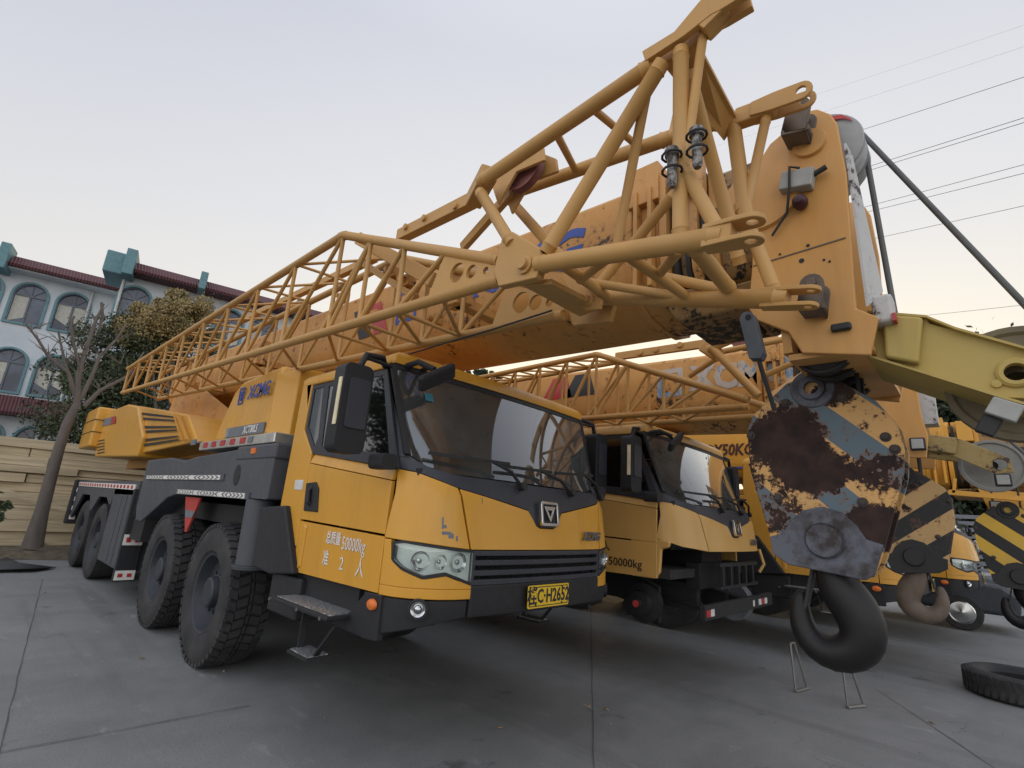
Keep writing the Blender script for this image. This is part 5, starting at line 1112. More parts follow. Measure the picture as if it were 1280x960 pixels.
# leaves
for k, px in enumerate(((736, 886), (758, 888), (624, 912), (176, 825), (968, 790), (1165, 905))):
    p = G(px); q = MB(); s = .035; a = random.random()*6
    v = [(p[0]+s*math.cos(a+t)*r_, p[1]+s*math.sin(a+t)*r_, .008+.018*random.random()) for t, r_ in ((0, 1), (1.3, .45), (3.14, 1), (4.8, .5))]
    q.add(v, [(0, 1, 2, 3)]); o = q.build('fallen_leaf', 'leaf_litter', org=(p[0], p[1], 0)); o.modifiers.new('t', 'SOLIDIFY').thickness = .002
    tag(o, ['dry curled leaf on the concrete left of the ground joint', 'dry pale leaf on the concrete right of the ground joint', 'lone dry leaf on the open concrete below the number plate', 'tiny dark scrap on the concrete before the front wheels', 'small scrap on the concrete left of the black hook', 'dry twiggy leaf on the concrete near the lying tyre'][k], 'leaf')
rg = random.Random(3); q = MB()
for _ in range(420):
    x, y = rg.uniform(-1.5, 12), rg.uniform(-.5, 15); r = rg.uniform(.003, .011)*(2.2 if rg.random() < .05 else 1)
    vs = [(x+r*rg.uniform(.7, 1.3)*math.cos(a), y+r*rg.uniform(.7, 1.3)*math.sin(a), 0) for a in (0, 1.6, 3.1, 4.7)]
    q.add(vs+[(x, y, r*.9)], [(0, 1, 4), (1, 2, 4), (2, 3, 4), (3, 0, 4)])
gr = q.build('gravel', 'grit', smooth=False, org=(5, 7, 0)); tag(gr, 'scattered fine grit and small stones lying over the concrete yard', 'gravel'); gr['kind'] = 'stuff'; plain('grit', (.16, .15, .13), .9, var=.6)
# ------------------------------------------------------------------ timber stack and dirt at left
plain('timber', (.36, .27, .15), .8, var=.35); 
m, nt, b = newmat('timber'); n = noise(nt, 3, 6, .6, stretch=(.25, 1, 6)); nt.links.new(mix(nt, ramp(nt, n, [(.3, g(0)), (.7, g(1))]), (.34, .27, .165), (.64, .53, .35)), b.inputs['Base Color']); b.inputs['Roughness'].default_value = .8
fd = ray((1600, 708)); fd = nrm([fd[0], fd[1], 0]); fn = np.array([fd[1], -fd[0], 0])   # facade direction and outward normal
if fn[1] > 0: fn = -fn
o0 = G((40, 694)); o0 = np.array([*o0[:2], 0])
o0 = np.array([1.6, 17.3, 0]); ya = 0
wd_, wn = nrm([1, -.10, 0]), nrm([-.10, -1, 0])
def plk(u0, u1, z0, z1, dpt, fwd=0.0, mat='timber'):
    a = o0+wd_*u0+wn*fwd; b_ = o0+wd_*u1+wn*fwd
    q = MB(); bk = -wn*dpt
    q.hexa([a+[0, 0, z0], b_+[0, 0, z0], b_+bk+[0, 0, z0], a+bk+[0, 0, z0]], [a+[0, 0, z1], b_+[0, 0, z1], b_+bk+[0, 0, z1], a+bk+[0, 0, z1]])
    return q
TS = thing('timber_stack', 'tall stack of sawn pale timber boards behind the bare tree', 'timber stack', tuple(o0)); ROOT[0] = tuple(o0)
z = .08; k = 0
while z < 2.42:
    hgt = random.choice((.16, .22, .26, .30, .2, .34)); g_ = .006 if random.random() < .7 else .02
    u = -9-random.random()*2
    while u < 6:
        L_ = random.choice((3.2, 4.1, 5.0)); plk(u, u+L_-.02, z, z+hgt, 1.2, random.uniform(-.07, .12)).build('timber_board', 'timber', TS, bevel=.008, seg=1); u += L_
    z += hgt+g_; k += 1
plk(-9, 9, .0, 2.4, .8, -.14).build('stack_core', 'timber', TS)
ROOT[0] = (0, 0, 0)
q = MB(); a, b_ = Vector(at((0, 612), y=17.0)), Vector(at((118, 648), y=16.7)); q.bar(a, b_, .06, .10); tag(q.build('loose_board', 'timber', org=tuple(a)), 'long loose board leaning diagonally across the front of the timber stack', 'board')
def low_board(pts, lb, zz=.05):
    P = [G(p) for p in pts]; c_ = sum(P)/4; q = MB(); q.hexa([p+np.array([0, 0, zz]) for p in P], [p+np.array([0, 0, zz+.06]) for p in P]); return tag(q.build('fallen_board', 'timber', bevel=.01, org=(c_[0], c_[1], 0)), lb, 'board')
low_board([(40, 690), (84, 680), (86, 676), (60, 683)], 'short broken board lying on dirt beside the rear wheels', .12)
# dirt strip
m, nt, b = newmat('dirt'); n = noise(nt, 5, 7, .7); nt.links.new(mix(nt, ramp(nt, n, [(.35, g(0)), (.7, g(1))]), (.05, .04, .028), (.17, .135, .09)), b.inputs['Base Color']); b.inputs['Roughness'].default_value = .95; bump(nt, b, n, .6, .05)
q = MB(); nx = 40; vs = []; gx = np.linspace(-14, 12, nx); gy = [15.1, 15.35, 15.8, 16.4, 17.2, 19, 24]
for yy in gy:
    for xx in gx: vs.append((xx, yy-.10*xx+.12*math.sin(xx*1.7), (.006 if yy < 15.2 else .05+.12*random.random())))
q.add(vs, [(j*nx+i, j*nx+i+1, (j+1)*nx+i+1, (j+1)*nx+i) for j in range(len(gy)-1) for i in range(nx-1)]); struct(q.build('dirt_bank', 'dirt'))
# ------------------------------------------------------------------ trees
def foliage(name, cols, trans=.25):
    m, nt, b = newmat(name); oi = N(nt, 'ShaderNodeObjectInfo'); n = noise(nt, .9, 4, .6); n2 = noise(nt, 11, 3, .6)
    c = mix(nt, ramp(nt, n, [(.38, g(0)), (.62, g(1))]), cols[0], cols[1]); c = mix(nt, ramp(nt, n2, [(.4, g(0)), (.7, g(.6))]), c, cols[2])
    nt.links.new(c, b.inputs['Base Color']); b.inputs['Roughness'].default_value = .65
    b.inputs['Transmission Weight'].default_value = 0
    return m
foliage('leaf_evergreen', [(.03, .045, .02), (.055, .075, .03), (.08, .095, .04)])
foliage('leaf_golden', [(.16, .14, .055), (.30, .22, .09), (.38, .29, .13)])
foliage('leaf_dark', [(.015, .028, .012), (.03, .048, .018), (.045, .06, .025)])
m, nt, b = newmat('bark'); n = noise(nt, 9, 6, .65, stretch=(1, 1, .25)); nt.links.new(mix(nt, n, (.07, .06, .052), (.19, .16, .14)), b.inputs['Base Color']); b.inputs['Roughness'].default_value = .9; bump(nt, b, n, .7, .03)
def crown(parent, org, blobs, n, leaf, mat, seed):
    rnd = random.Random(seed); vs = []; fs = []
    # sub-clumps on the blobs
    clumps = []
    for (cx, cy, cz, rx, ry, rz) in blobs:
        for _ in range(max(6, int(16*rx*rz/1.2))):
            while True:
                a = Vector((rnd.uniform(-1, 1), rnd.uniform(-1, 1), rnd.uniform(-1, 1)))
                if .45 < a.length < 1: break
            clumps.append((cx+a.x*rx, cy+a.y*ry, cz+a.z*rz, rnd.uniform(.25, .62)*min(rx, rz)))
    for i in range(n):
        cx, cy, cz, r = clumps[rnd.randrange(len(clumps))]
        d = Vector((rnd.gauss(0, 1), rnd.gauss(0, 1), rnd.gauss(0, .8))).normalized()*r*(rnd.random()**.45)
        if rnd.random() < .14: d *= rnd.uniform(1.1, 1.55)
        p = Vector((cx, cy, cz))+d; u = Vector((rnd.gauss(0, 1), rnd.gauss(0, 1), rnd.gauss(0, .6))).normalized(); w = u.orthogonal().normalized(); w = Matrix.Rotation(rnd.random()*6.28, 3, u) @ w; t = u.cross(w)
        s = leaf*rnd.uniform(.6, 1.3); o = len(vs)
        vs += [p+w*s, p+t*s*.5, p-w*s, p-t*s*.5]; fs.append((o, o+1, o+2, o+3))
    q = MB(); q.v = [tuple(v) for v in vs]; q.f = fs; q.mi = [0]*len(fs)
    sv = ROOT[0]; ROOT[0] = org; o = q.build('crown', mat, parent, smooth=False); ROOT[0] = sv; return o
def tree(base, h, blobs, n, leaf, mat, label, seed, trunk_r=.16, name='tree', group=None):
    t = thing(name, label, 'tree', base, group); sv = ROOT[0]; ROOT[0] = base; b_ = Vector(base)
    q = MB(); q.path([b_, b_+Vector((.05, .1, h*.3)), b_+Vector((-.05, 0, h*.6)), b_+Vector((.02, .05, h*.85))], [trunk_r*1.2, trunk_r, trunk_r*.7, trunk_r*.25], 10)
    rnd = random.Random(seed)
    for (cx, cy, cz, rx, ry, rz) in blobs:
        s0 = b_+Vector((0, 0, h*rnd.uniform(.3, .55))); e = Vector((cx, cy, cz)); mid = (s0+e)/2+Vector((rnd.uniform(-.2, .2), 0, -.2)); q.path([s0, mid, e], [trunk_r*.45, trunk_r*.3, trunk_r*.1], 7)
    q.build('trunk', 'bark', t); ROOT[0] = sv
    crown(t, base, blobs, n, leaf, mat, seed); return t
# bare pruned tree at left
yb = 15.6
A = lambda p, y=yb: at(p, y=y)
bt = thing('bare_tree', 'bare pruned tree with leaning grey trunk and cut branches before the timber stack', 'tree', tuple(G((42, 680)))); ROOT[0] = tuple(G((42, 680)))
q = MB(); q.path([A((40, 684)), A((52, 640)), A((64, 595)), A((74, 560)), A((84, 530)), A((96, 505))], [.19, .13, .115, .105, .10, .075], 14); q.build('trunk', 'bark', bt)
for pts, rs in (([(96, 512), (98, 470), (106, 440), (120, 400), (130, 380)], [.17, .12, .10, .08, .05]), ([(98, 505), (85, 465), (60, 445), (48, 425), (32, 404)], [.13, .09, .07, .06, .04]), ([(90, 485), (82, 455), (76, 430), (73, 414)], [.08, .06, .05, .045]),
                ([(103, 465), (96, 445), (90, 420), (90, 400), (93, 395)], [.09, .07, .06, .06, .055]), ([(100, 500), (115, 470), (125, 445), (145, 425), (158, 405)], [.12, .09, .08, .06, .04]), ([(105, 508), (125, 488), (160, 470), (180, 440)], [.12, .09, .07, .04]), ([(124, 412), (128, 395), (127, 378)], [.07, .075, .07]), ([(120, 495), (125, 480), (140, 472)], [.03, .02, .015])):
    MB().path([A(p) for p in pts], [r_*.46 for r_ in rs], 8).build('branch', 'bark', bt)
rt = random.Random(9); q = MB()
for px, py in ((98, 470), (106, 440), (120, 400), (60, 445), (48, 425), (82, 455), (76, 430), (96, 445), (90, 410), (125, 445), (145, 425), (125, 488), (160, 470), (150, 455), (112, 420), (40, 412)):
    for _ in range(4):
        p = A((px, py)); d = nrm([rt.uniform(-1, 1), rt.uniform(-.6, .6), rt.uniform(.2, 1)])*rt.uniform(.25, .55); q.path([p, p+d*.5+np.array([0, 0, .03]), p+d], [.011, .008, .004], 5)
tw = q.build('twigs', 'bark', bt); tw['kind'] = 'stuff'
ROOT[0] = (0, 0, 0)
# shrub in front of timber at the far left
pb_ = at((5, 640), y=14.8); tree((pb_[0]-.4, 14.8, 0), 1.3, [(pb_[0]-.35, 14.8, pb_[2], .35, .3, .35)], 500, .05, 'leaf_evergreen', 'small green shrub sprig at the left edge before the timber', 5, .03, 'shrub')
# evergreen and golden trees behind the tail of the crane
def px_blob(px, y, rx, rz, ry=None): p = at(px, y=y); return (p[0], y, p[2], rx, ry or rx, rz)
tree(tuple([*at((150, 560), y=20)[:2], 0]), 6, [px_blob((130, 465), 20, 1.1, 1.2), px_blob((160, 440), 20, 1.1, 1.0), px_blob((140, 520), 20, 1.7, 1.3), px_blob((190, 480), 20, 1.6, 1.4), px_blob((185, 425), 20.5, 1.0, .9), px_blob((225, 450), 20.5, 1.3, .9), px_blob((115, 500), 20, .7, 1.0)], 42000, .055, 'leaf_evergreen', 'dense dark evergreen tree between the blue building and the nearest crane', 11)
tree(tuple([*at((230, 500), y=19)[:2], 0]), 7, [px_blob((212, 386), 19, .9, .6), px_blob((240, 384), 19, .9, .6), px_blob((188, 402), 19, .7, .5), px_blob((256, 406), 19, .7, .7), px_blob((228, 408), 19, 1.4, .8), px_blob((205, 422), 19, 1.2, .7), px_blob((222, 395), 19, 1.2, .6)], 36000, .045, 'leaf_golden', 'golden brown leafed tree whose top stands before the building eave', 12)
tree((-7.5, 16, 0), 7, [(-7.5, 16, 4.2, 1.8, 1.8, 1.5), (-6.4, 15.6, 5.2, 1.3, 1.3, 1.2), (-8.6, 16.4, 5.4, 1.4, 1.4, 1.3), (-7.4, 16, 6.6, 1.2, 1.2, 1.0)], 12000, .10, 'leaf_dark', 'broad dark tree outside the left edge, mirrored in the cab side windows', 31)
# trees beyond the row, right side
bk = [(((848, 535), 30, 5), 'leaf_golden', 'thin yellowing tree seen under the second crane boom', [((840, 540), 2.2, .8), ((870, 540), 1.5, .7)], 3500),
      (((930, 560), 34, 6), 'leaf_dark', 'dark tree above the QY50KC boom', [((900, 535), 2.5, 1.3), ((940, 530), 2.5, 1.5), ((975, 530), 2.5, 1.4), ((1010, 535), 2.5, 1.6)], 9000),
      (((600, 470), 26, 5), 'leaf_dark', 'dark tree top peeking above the cab roof of the nearest crane', [((598, 463), .9, .5), ((612, 466), .8, .4)], 2500)]
def xtree(px, X, blobs, n, leaf, mat, label, seed):
    bl = []
    for (p_, rx, rz) in blobs:
        P = at(p_, x=X); bl.append((P[0], P[1], P[2], rx, rx, rz))
    b0_ = at(px, x=X); tree((b0_[0], b0_[1], 0), max(b[2] for b in bl), bl, n, leaf, mat, label, seed, .2, 'tree', 'trees beyond the row of cranes')
xtree((850, 560), 34, [((835, 552), 3, .9), ((865, 550), 2.5, 1.0), ((880, 555), 2, .9), ((815, 548), 2, .8)], 4200, .16, 'leaf_golden', 'thin yellowing tree seen under the boom of the second crane', 21)
xtree((930, 560), 34, [((905, 548), 2.5, 1.4), ((940, 545), 3, 1.7), ((975, 545), 3, 1.7), ((1015, 548), 3, 2.0)], 16000, .17, 'leaf_dark', 'dark tree above the QY50KC boom of the third crane', 22)
xtree((600, 520), 26, [((597, 468), 1.0, .5), ((612, 470), .9, .5), ((590, 480), 1.2, .7)], 4000, .10, 'leaf_dark', 'dark tree top just above the cab roof of the nearest crane', 23)
xtree((1185, 620), 30, [((1180, 525), 3, 3), ((1205, 520), 3, 3), ((1180, 560), 3.5, 2.5), ((1165, 500), 2, 1.8), ((1215, 560), 3, 3)], 22000, .15, 'leaf_dark', 'dense dark tree below the olive tip arm of the nearest crane', 24)
xtree((1260, 640), 30, [((1250, 530), 3, 2.6), ((1280, 520), 3, 3), ((1265, 560), 3, 2.5), ((1310, 540), 3, 3)], 20000, .15, 'leaf_dark', 'dense dark tree at the right edge behind the grey pulley', 25)
xtree((1200, 690), 32, [((1195, 650), 2.4, 2.0), ((1225, 665), 2.2, 1.6), ((1215, 640), 2.2, 1.4), ((1180, 640), 2.0, 1.6)], 11000, .14, 'leaf_dark', 'low leafy tree behind the clean striped hook block', 26)
# ------------------------------------------------------------------ parked car beyond the cranes
def car(base, yawd):
    o = thing('parked_car', 'dark grey car parked low between the far cranes, chrome wheel showing', 'car', base); ROOT[0] = base; bx, by, _ = base
    P = [(-2.2, .35), (-2.25, .75), (-2.0, .92), (-1.0, 1.02), (-.55, 1.45), (.9, 1.5), (1.6, 1.05), (2.15, .98), (2.25, .6), (2.2, .35)]
    q = MB(); n = len(P); q.add([(bx-.85, by+a, z) for a, z in P]+[(bx+.85, by+a, z) for a, z in P], [tuple(range(n)), tuple(range(2*n-1, n-1, -1))]+[(i, i+n, (i+1) % n+n, (i+1) % n) for i in range(n)]); q.build('body', 'car_paint', o, bevel=.09, seg=3)
    q = MB(); q.side([(-.85, 1.05), (-.5, 1.38), (.85, 1.43), (1.35, 1.06)], bx-.862-by*0, .01); q.v = [(a, b_+by, z) for a, b_, z in q.v]; q.build('side_window', 'side_glass', o)
    for yy in (-1.35, 1.35):
        for sg in (-1, 1):
            em = bpy.data.objects.new('wheel', None); COL.objects.link(em); em.parent = o
            q = MB(); q.lathe((bx+sg*.8, by+yy, .33), (sg, 0, 0), [(.2, .1), (.31, .1), (.33, .06), (.33, -.1), (.2, -.1)], 28); q.build('tyre', 'rubber', em)
            q = MB(); q.lathe((bx+sg*.8, by+yy, .33), (sg, 0, 0), [(.215, .1), (.2, .108), (.19, .06), (.05, .07), (0, .08)], 24)
            q.build('rim', 'chrome', em)
    ROOT[0] = (0, 0, 0)
plain('car_paint', (.045, .05, .06), .2)
pc = G((1252, 768)); car((14.9, .75+1.2-.0, 0), 0)
# stacked dark panels behind (grille like fence)
p0, p1 = at((1205, 655), x=22), at((1235, 722), x=22)
gf = thing('roller_fence', 'grey slatted fence panel behind the far crane and the hook', 'fence', (22, p1[1], 0)); ROOT[0] = (22, p1[1], 0)
q = MB()
for k in range(12): q.box((22, p1[1]-.8, .25+k*.2), (22.04, p0[1]+.8, .37+k*.2))
q.build('slats', 'badge_grey', gf); MB().box((22.05, p1[1]-.8, 0), (22.12, p1[1]-.7, 2.7)).build('post', 'badge_grey', gf); MB().box((22.05, p0[1]+.7, 0), (22.12, p0[1]+.8, 2.7)).build('post', 'badge_grey', gf); ROOT[0] = (0, 0, 0)
# ------------------------------------------------------------------ building
P0 = None
dr_ = ray((80, 335)); zE = 10.4
P0 = C0+dr_*((zE-H)/dr_[2])
def fac(p, off=0.0):   # pixel -> (u, z) on facade plane shifted outward by off
    d = ray(p); t = ((P0+fn*off-C0) @ fn)/(d @ fn); Q = C0+t*d; return float((Q-P0) @ fd), float(Q[2])
bd = thing('apartment_building', 'pale blue building with arched windows, teal trim and maroon tiled eaves at left', 'building', (P0[0], P0[1], 0)); ROOT[0] = (P0[0], P0[1], 0)
FB = np.array([P0[0], P0[1], 0]); FU, FV = tuple(fd), UZ
m, nt, b = newmat('wall_render'); n = noise(nt, .6, 6, .65); n4 = noise(nt, 1.2, 5, .6, stretch=(1, 1, .15), off=4); c = mix(nt, ramp(nt, n, [(.3, g(0)), (.7, g(1))]), (.50, .54, .58), (.64, .67, .69)); c = mix(nt, ramp(nt, n4, [(.55, g(0)), (.8, g(.5))]), c, (.30, .30, .28)); nt.links.new(c, b.inputs['Base Color']); b.inputs['Roughness'].default_value = .85; bump(nt, b, noise(nt, 8, 5), .3, .03)
plain('teal_trim', (.12, .235, .26), .65); plain('white_pipe', (.5, .5, .48), .5)
m, nt, b = newmat('maroon_tile'); tc = N(nt, 'ShaderNodeTexCoord'); wv = N(nt, 'ShaderNodeTexWave'); wv.bands_direction = 'X'; wv.inputs['Scale'].default_value = 3.2; nt.links.new(tc.outputs['Object'], wv.inputs[0]); nt.links.new(mix(nt, wv.outputs['Fac'], (.07, .022, .025), (.15, .05, .055)), b.inputs['Base Color']); b.inputs['Roughness'].default_value = .6; bump(nt, b, wv.outputs['Fac'], .8, .05)
def arch(u0, u1, z0, z1, n=14):
    r = (u1-u0)/2; zc = z1-r; return [(u0, z0), (u1, z0)]+[((u0+u1)/2+r*math.cos(a), zc+r*math.sin(a)) for a in np.linspace(0, math.pi, n)]
def grow(A_, d):
    cx = sum(p[0] for p in A_)/len(A_); lo_ = min(p[1] for p in A_); out = []
    u0, u1 = min(p[0] for p in A_), max(p[0] for p in A_); z1 = max(p[1] for p in A_)
    return arch(u0-d, u1+d, lo_-d, z1+d)

OFF = 2.9
def wall(loops, off, th, name, mat):   # wall plate in (u, z) at facade offset
    q = MB(); q.prism(loops, th, FB+fn*(off-th/2), FU, FV); return q.build(name, mat, bd)
def fbox(u0, u1, z0, z1, o0_, o1_, name, mat, parent=None, bevel=0):
    q = MB(); P = lambda u, z, o: FB+fd*u+fn*o+np.array([0, 0, z])
    q.hexa([P(u0, z0, o0_), P(u1, z0, o0_), P(u1, z0, o1_), P(u0, z0, o1_)], [P(u0, z1, o0_), P(u1, z1, o0_), P(u1, z1, o1_), P(u0, z1, o1_)]); return q.build(name, mat, parent or bd, bevel=bevel)
def facw(p): return fac(p, OFF)
uw = facw((158, 350))[0]
rng = random.Random(4)
def window(u, z0, off, w=1.0, h=1.66, blind=True):
    A_ = arch(u-w/2, u+w/2, z0, z0+h)
    q = MB(); q.prism([grow(A_, .09), A_], .10, FB+fn*(off+.02), FU, FV); wf = q.build('window', 'teal_trim', bd, bevel=.01)
    q = MB(); q.prism([A_], .01, FB+fn*(off-.12), FU, FV); q.build('pane', 'house_glass', wf)
    q = MB(); P = lambda a, z: FB+fd*a+fn*(off-.09)+np.array([0, 0, z]); zc = z0+h-w/2
    q.bar(P(u, z0), P(u, zc), .05, .05, tuple(fn)); q.bar(P(u-w/2, zc), P(u+w/2, zc), .05, .05, tuple(fn))
    for a in (45, 90, 135): q.bar(P(u, zc), P(u+w/2*math.cos(math.radians(a)), zc+w/2*math.sin(math.radians(a))), .03, .03, tuple(fn))
    q.build('mullion', 'frame_grey', wf)
    if blind:
        for s_ in (-1, 1):
            if rng.random() < .6:
                a, b_ = sorted((u+s_*.04, u+s_*w*.47)); q = MB(); q.prism([[(a, z0+rng.choice((.02, .5))), (b_, z0+.25), (b_, zc-.03), (a, zc-.03)]], .006, FB+fn*(off-.105), FU, FV); q.build('curtain', 'window_blind', wf)
    return A_
plain('frame_grey', (.12, .14, .17), .5)
us = [-.70-1.36*k for k in range(0, 7)]+[.65]
holes = []
for z0 in (7.72, 4.95, 2.0):
    for u in us: holes.append(window(u, z0-.0, 0))
wall([[(-11.5, 0), (uw+.3, 0), (uw+.3, 10.1), (-11.5, 10.1)]]+holes, 0, .25, 'wall', 'wall_render')
holes = []
uc = facw((168, 375))[0]; ud = facw((282, 405))[0]; pitch = 1.36; usw = []
u = uc
while u < uw+13: usw.append(u); u += pitch if (len(usw) % 2) else 2.0
for z0 in (7.72, 4.95, 2.0):
    for u in usw: holes.append(window(u, z0, OFF))
wall([[(uw, 0), (uw+15, 0), (uw+15, 10.1), (uw, 10.1)]]+holes, OFF, .25, 'wall', 'wall_render')
fbox(uw, uw+.25, 0, 10.1, -.1, OFF-.25, 'wall', 'wall_render')
# eaves: tiled mansard strips
def eave(u0, u1, z0, z1, off, name='eave'):
    q = MB(); P = lambda u, o, z: FB+fd*u+fn*o+np.array([0, 0, z])
    prof = [(off-.3, z0), (off+.75, z0), (off+.80, z0+.10), (off+.35, z1), (off-.3, z1)]
    n = len(prof); q.add([P(u0, o, z) for o, z in prof]+[P(u1, o, z) for o, z in prof], [tuple(range(n)), tuple(range(2*n-1, n-1, -1))]+[(i, i+n, (i+1) % n+n, (i+1) % n) for i in range(n)])
    return q.build(name, 'maroon_tile', bd)
eave(-11.5, uw+.2, 9.75, 10.28, 0); eave(uw-.1, uw+15, 9.75, 10.28, OFF); eave(-11.5, uw-.05, 4.0, 4.75, 0, 'lower_eave')
q = MB(); P = lambda u, o, z: FB+fd*u+fn*o+np.array([0, 0, z])
fbox(-11.5, uw, 9.70, 9.75, 0, .6, 'soffit', 'wall_render')
for u in (-1.62, -5.7, -9.8): fbox(u-.15, u+.15, 9.5, 10.55, 0, .98, 'cornice_block', 'teal_trim', bevel=.03)
fbox(uw-.12, uw+.22, 9.55, 10.6, OFF-.5, OFF+.9, 'cornice_block', 'teal_trim', bevel=.03)
fbox(uw-.75, uw-.13, 9.6, 10.5, OFF-1.3, OFF+.45, 'cornice_block', 'teal_trim', bevel=.05)
for u in (facw((252, 362))[0], uw+6.3): fbox(u-.13, u+.13, 9.7, 10.45, OFF, OFF+.98, 'cornice_block', 'teal_trim', bevel=.03)
for u, o, z1 in ((1.15, .06, 9.7), (uw-.06, OFF+.06, 9.6), (.80, .06, 4.0), (-3.4, .06, 9.7)):
    q = MB(); q.tube(FB+fd*u+fn*(o+.03)+np.array([0, 0, .1]), FB+fd*u+fn*(o+.03)+np.array([0, 0, z1]), .05, 8); q.build('drainpipe', 'white_pipe', bd)
for u, z in ((-2.05, 7.2), (1.42, 6.7), (-4.7, 4.95)):
    fbox(u-.38, u+.38, z, z+.55, .02, .34, 'air_conditioner', 'white_pipe', bevel=.02)
fbox(-11.5, uw+15, 10.1, 10.2, -8, -.1, 'roof', 'maroon_tile'); fbox(-11.5, uw+15, 0, 10.1, -8, -7.8, 'rear_wall', 'wall_render'); fbox(uw+14.8, uw+15, 0, 10.1, -7.8, OFF-.25, 'wall', 'wall_render'); fbox(-11.5, -11.3, 0, 10.1, -7.8, -.25, 'wall', 'wall_render')
fbox(-11.3, uw+14.8, 0, 10.0, -3.2, -3.0, 'inner_wall', 'cloth_dark')
ROOT[0] = (0, 0, 0)
# ------------------------------------------------------------------ power lines
for k, (a, b_, w) in enumerate(((((1060, 168)), (1290, 93), .02), ((1070, 213), (1290, 144), .022), ((1070, 218), (1290, 150), .022), ((1080, 259), (1290, 203), .02), ((1080, 266), (1290, 214), .02), ((1085, 300), (1290, 255), .018), ((1150, 395), (1290, 380), .014), ((1060, 130), (1290, 55), .006), ((1060, 105), (1290, 28), .005))):
    pa, pb = Vector(at(a, x=52)), Vector(at(b_, x=44)); d = pb-pa; q = MB(); pts = []
    for i in range(25):
        t = -4+i*9/24; p = pa+d*t; p.z += .06*((t-.5)**2-.25); pts.append(p)
    q.path(pts, w, 5); o = q.build('power_line', 'rope_black', org=tuple(pa)); tag(o, ['thin overhead cable, uppermost dark one touching the pulley top', 'upper cable of the closest pair of overhead wires', 'lower cable of the closest pair of overhead wires', 'upper cable of the wider pair of overhead wires', 'lower cable of the wider pair of overhead wires', 'single overhead wire below both pairs', 'lowest faint overhead wire just above the olive arm', 'faint overhead wire above the uppermost dark one', 'faintest and highest overhead wire in the sky'][k], 'power line', 'overhead power lines')
# ------------------------------------------------------------------ camera, world, light
cam = bpy.data.cameras.new('camera'); co = bpy.data.objects.new('camera', cam); COL.objects.link(co); S.camera = co
cam.sensor_width = 36; cam.lens = 36*F/1280; cam.clip_end = 3000; cam.clip_start = .02
Mx = Matrix([list(r_) for r_ in M]).to_4x4(); Mx.translation = Vector(C0); co.matrix_world = Mx
w = bpy.data.worlds.new('World'); S.world = w; w.use_nodes = True; nt = w.node_tree
bg = nt.nodes['Background']
SUN_EL, sd = math.radians(4.0), ray((800, 520)); az = math.atan2(sd[0], sd[1])
sky = N(nt, 'ShaderNodeTexSky', sky_type='NISHITA'); sky.sun_disc = False; sky.sun_elevation = SUN_EL; sky.sun_rotation = az; sky.air_density = 1.6; sky.dust_density = 4.5; sky.ozone_density = 1.5
# thin bright haze over the clear sky: pale near the zenith, cream towards the low sun
tc = N(nt, 'ShaderNodeTexCoord'); sp = N(nt, 'ShaderNodeSeparateXYZ'); nt.links.new(tc.outputs['Generated'], sp.inputs[0])
dt = N(nt, 'ShaderNodeVectorMath', operation='DOT_PRODUCT'); nt.links.new(tc.outputs['Generated'], dt.inputs[0]); dt.inputs[1].default_value = (math.sin(az)*math.cos(SUN_EL), math.cos(az)*math.cos(SUN_EL), math.sin(SUN_EL))
K = 1/.10
def kk(c_): return tuple(x*K for x in c_)
up = ramp(nt, sp.outputs['Z'], [(0, (.66, .645, .60)), (.22, (.625, .625, .63)), (.5, (.545, .56, .61)), (.74, (.455, .48, .56)), (1, (.60, .64, .74))])
glow = ramp(nt, dt.outputs['Value'], [(.15, g(0)), (.70, g(.30)), (.90, g(.85)), (1, g(1))])
low = ramp(nt, sp.outputs['Z'], [(0, g(1)), (.25, g(.65)), (.48, g(.12)), (.75, g(0))])
cream = mix(nt, math_(nt, 'MULTIPLY', glow, low), up, (1.12, .97, .66))
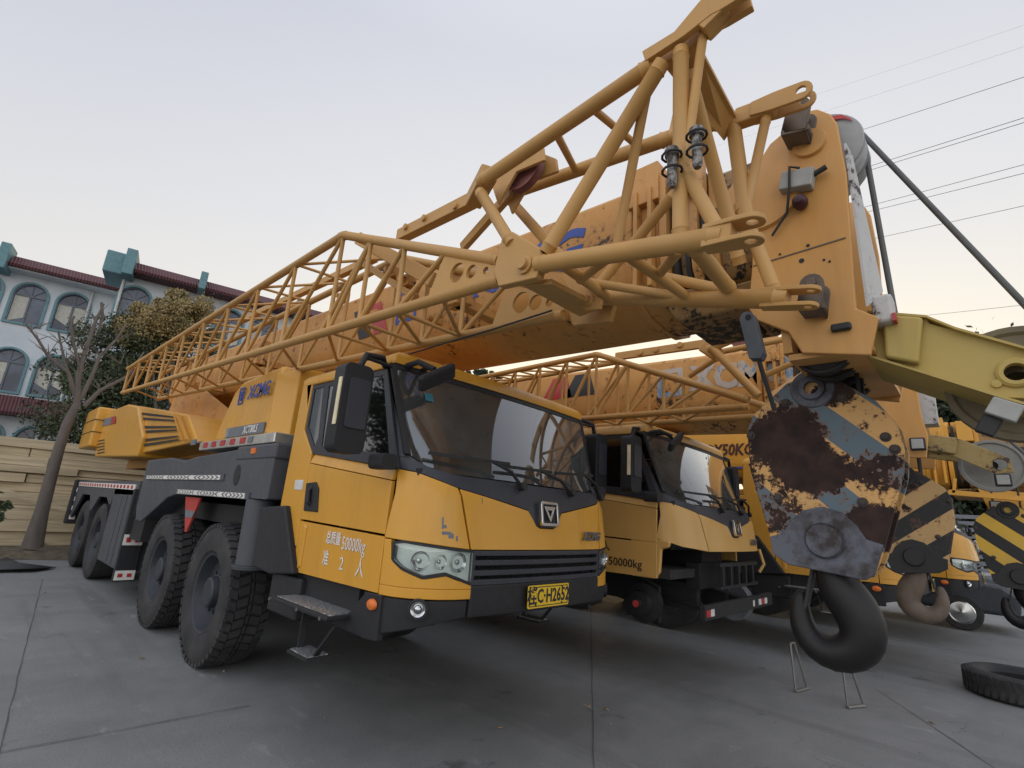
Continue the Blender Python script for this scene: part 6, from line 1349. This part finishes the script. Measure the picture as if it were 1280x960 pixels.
veil = math_(nt, 'MULTIPLY', ramp(nt, dt.outputs['Value'], [(.42, g(0)), (.78, g(.15)), (1, g(.05))], 'B_SPLINE'), ramp(nt, sp.outputs['Z'], [(.22, g(.0)), (.45, g(.5)), (.75, g(1))], 'B_SPLINE'))
vc_ = N(nt, 'ShaderNodeCombineXYZ')
for k_, w_ in enumerate((1.12, 1.0, .72)): nt.links.new(math_(nt, 'MULTIPLY', veil, w_*1.1), vc_.inputs[k_])
va = N(nt, 'ShaderNodeVectorMath', operation='ADD'); nt.links.new(cream, va.inputs[0]); nt.links.new(vc_.outputs[0], va.inputs[1]); cream = va.outputs[0]
back = ramp(nt, math_(nt, 'MULTIPLY', math_(nt, 'SUBTRACT', 1.0, dt.outputs['Value']), .5), [(.44, g(1/1.9)), (.62, g(.85)), (.8, g(1))])  # added fill: unseen sky overhead and behind the camera brightened to light the trucks
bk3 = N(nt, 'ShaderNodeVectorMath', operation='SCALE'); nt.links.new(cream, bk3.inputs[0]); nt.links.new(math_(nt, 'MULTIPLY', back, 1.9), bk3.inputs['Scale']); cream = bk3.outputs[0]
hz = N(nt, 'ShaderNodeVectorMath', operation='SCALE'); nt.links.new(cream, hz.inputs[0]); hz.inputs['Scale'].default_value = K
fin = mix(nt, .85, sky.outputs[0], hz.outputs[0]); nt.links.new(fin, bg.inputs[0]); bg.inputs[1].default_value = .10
sl = bpy.data.lights.new('sun', 'SUN'); so = bpy.data.objects.new('sun', sl); COL.objects.link(so); sl.energy = .35; sl.angle = math.radians(12); sl.color = (1, .72, .42)
so.rotation_euler = Vector((-math.sin(az)*math.cos(SUN_EL), -math.cos(az)*math.cos(SUN_EL), -math.sin(SUN_EL))).to_track_quat('-Z', 'Y').to_euler()
S.view_settings.view_transform = 'Standard'; S.view_settings.look = 'None'; S.view_settings.gamma = 1; S.view_settings.exposure = .5
S.render.engine = 'CYCLES'; S.cycles.max_bounces = 6; S.cycles.use_denoising = True; S.cycles.transparent_max_bounces = 12
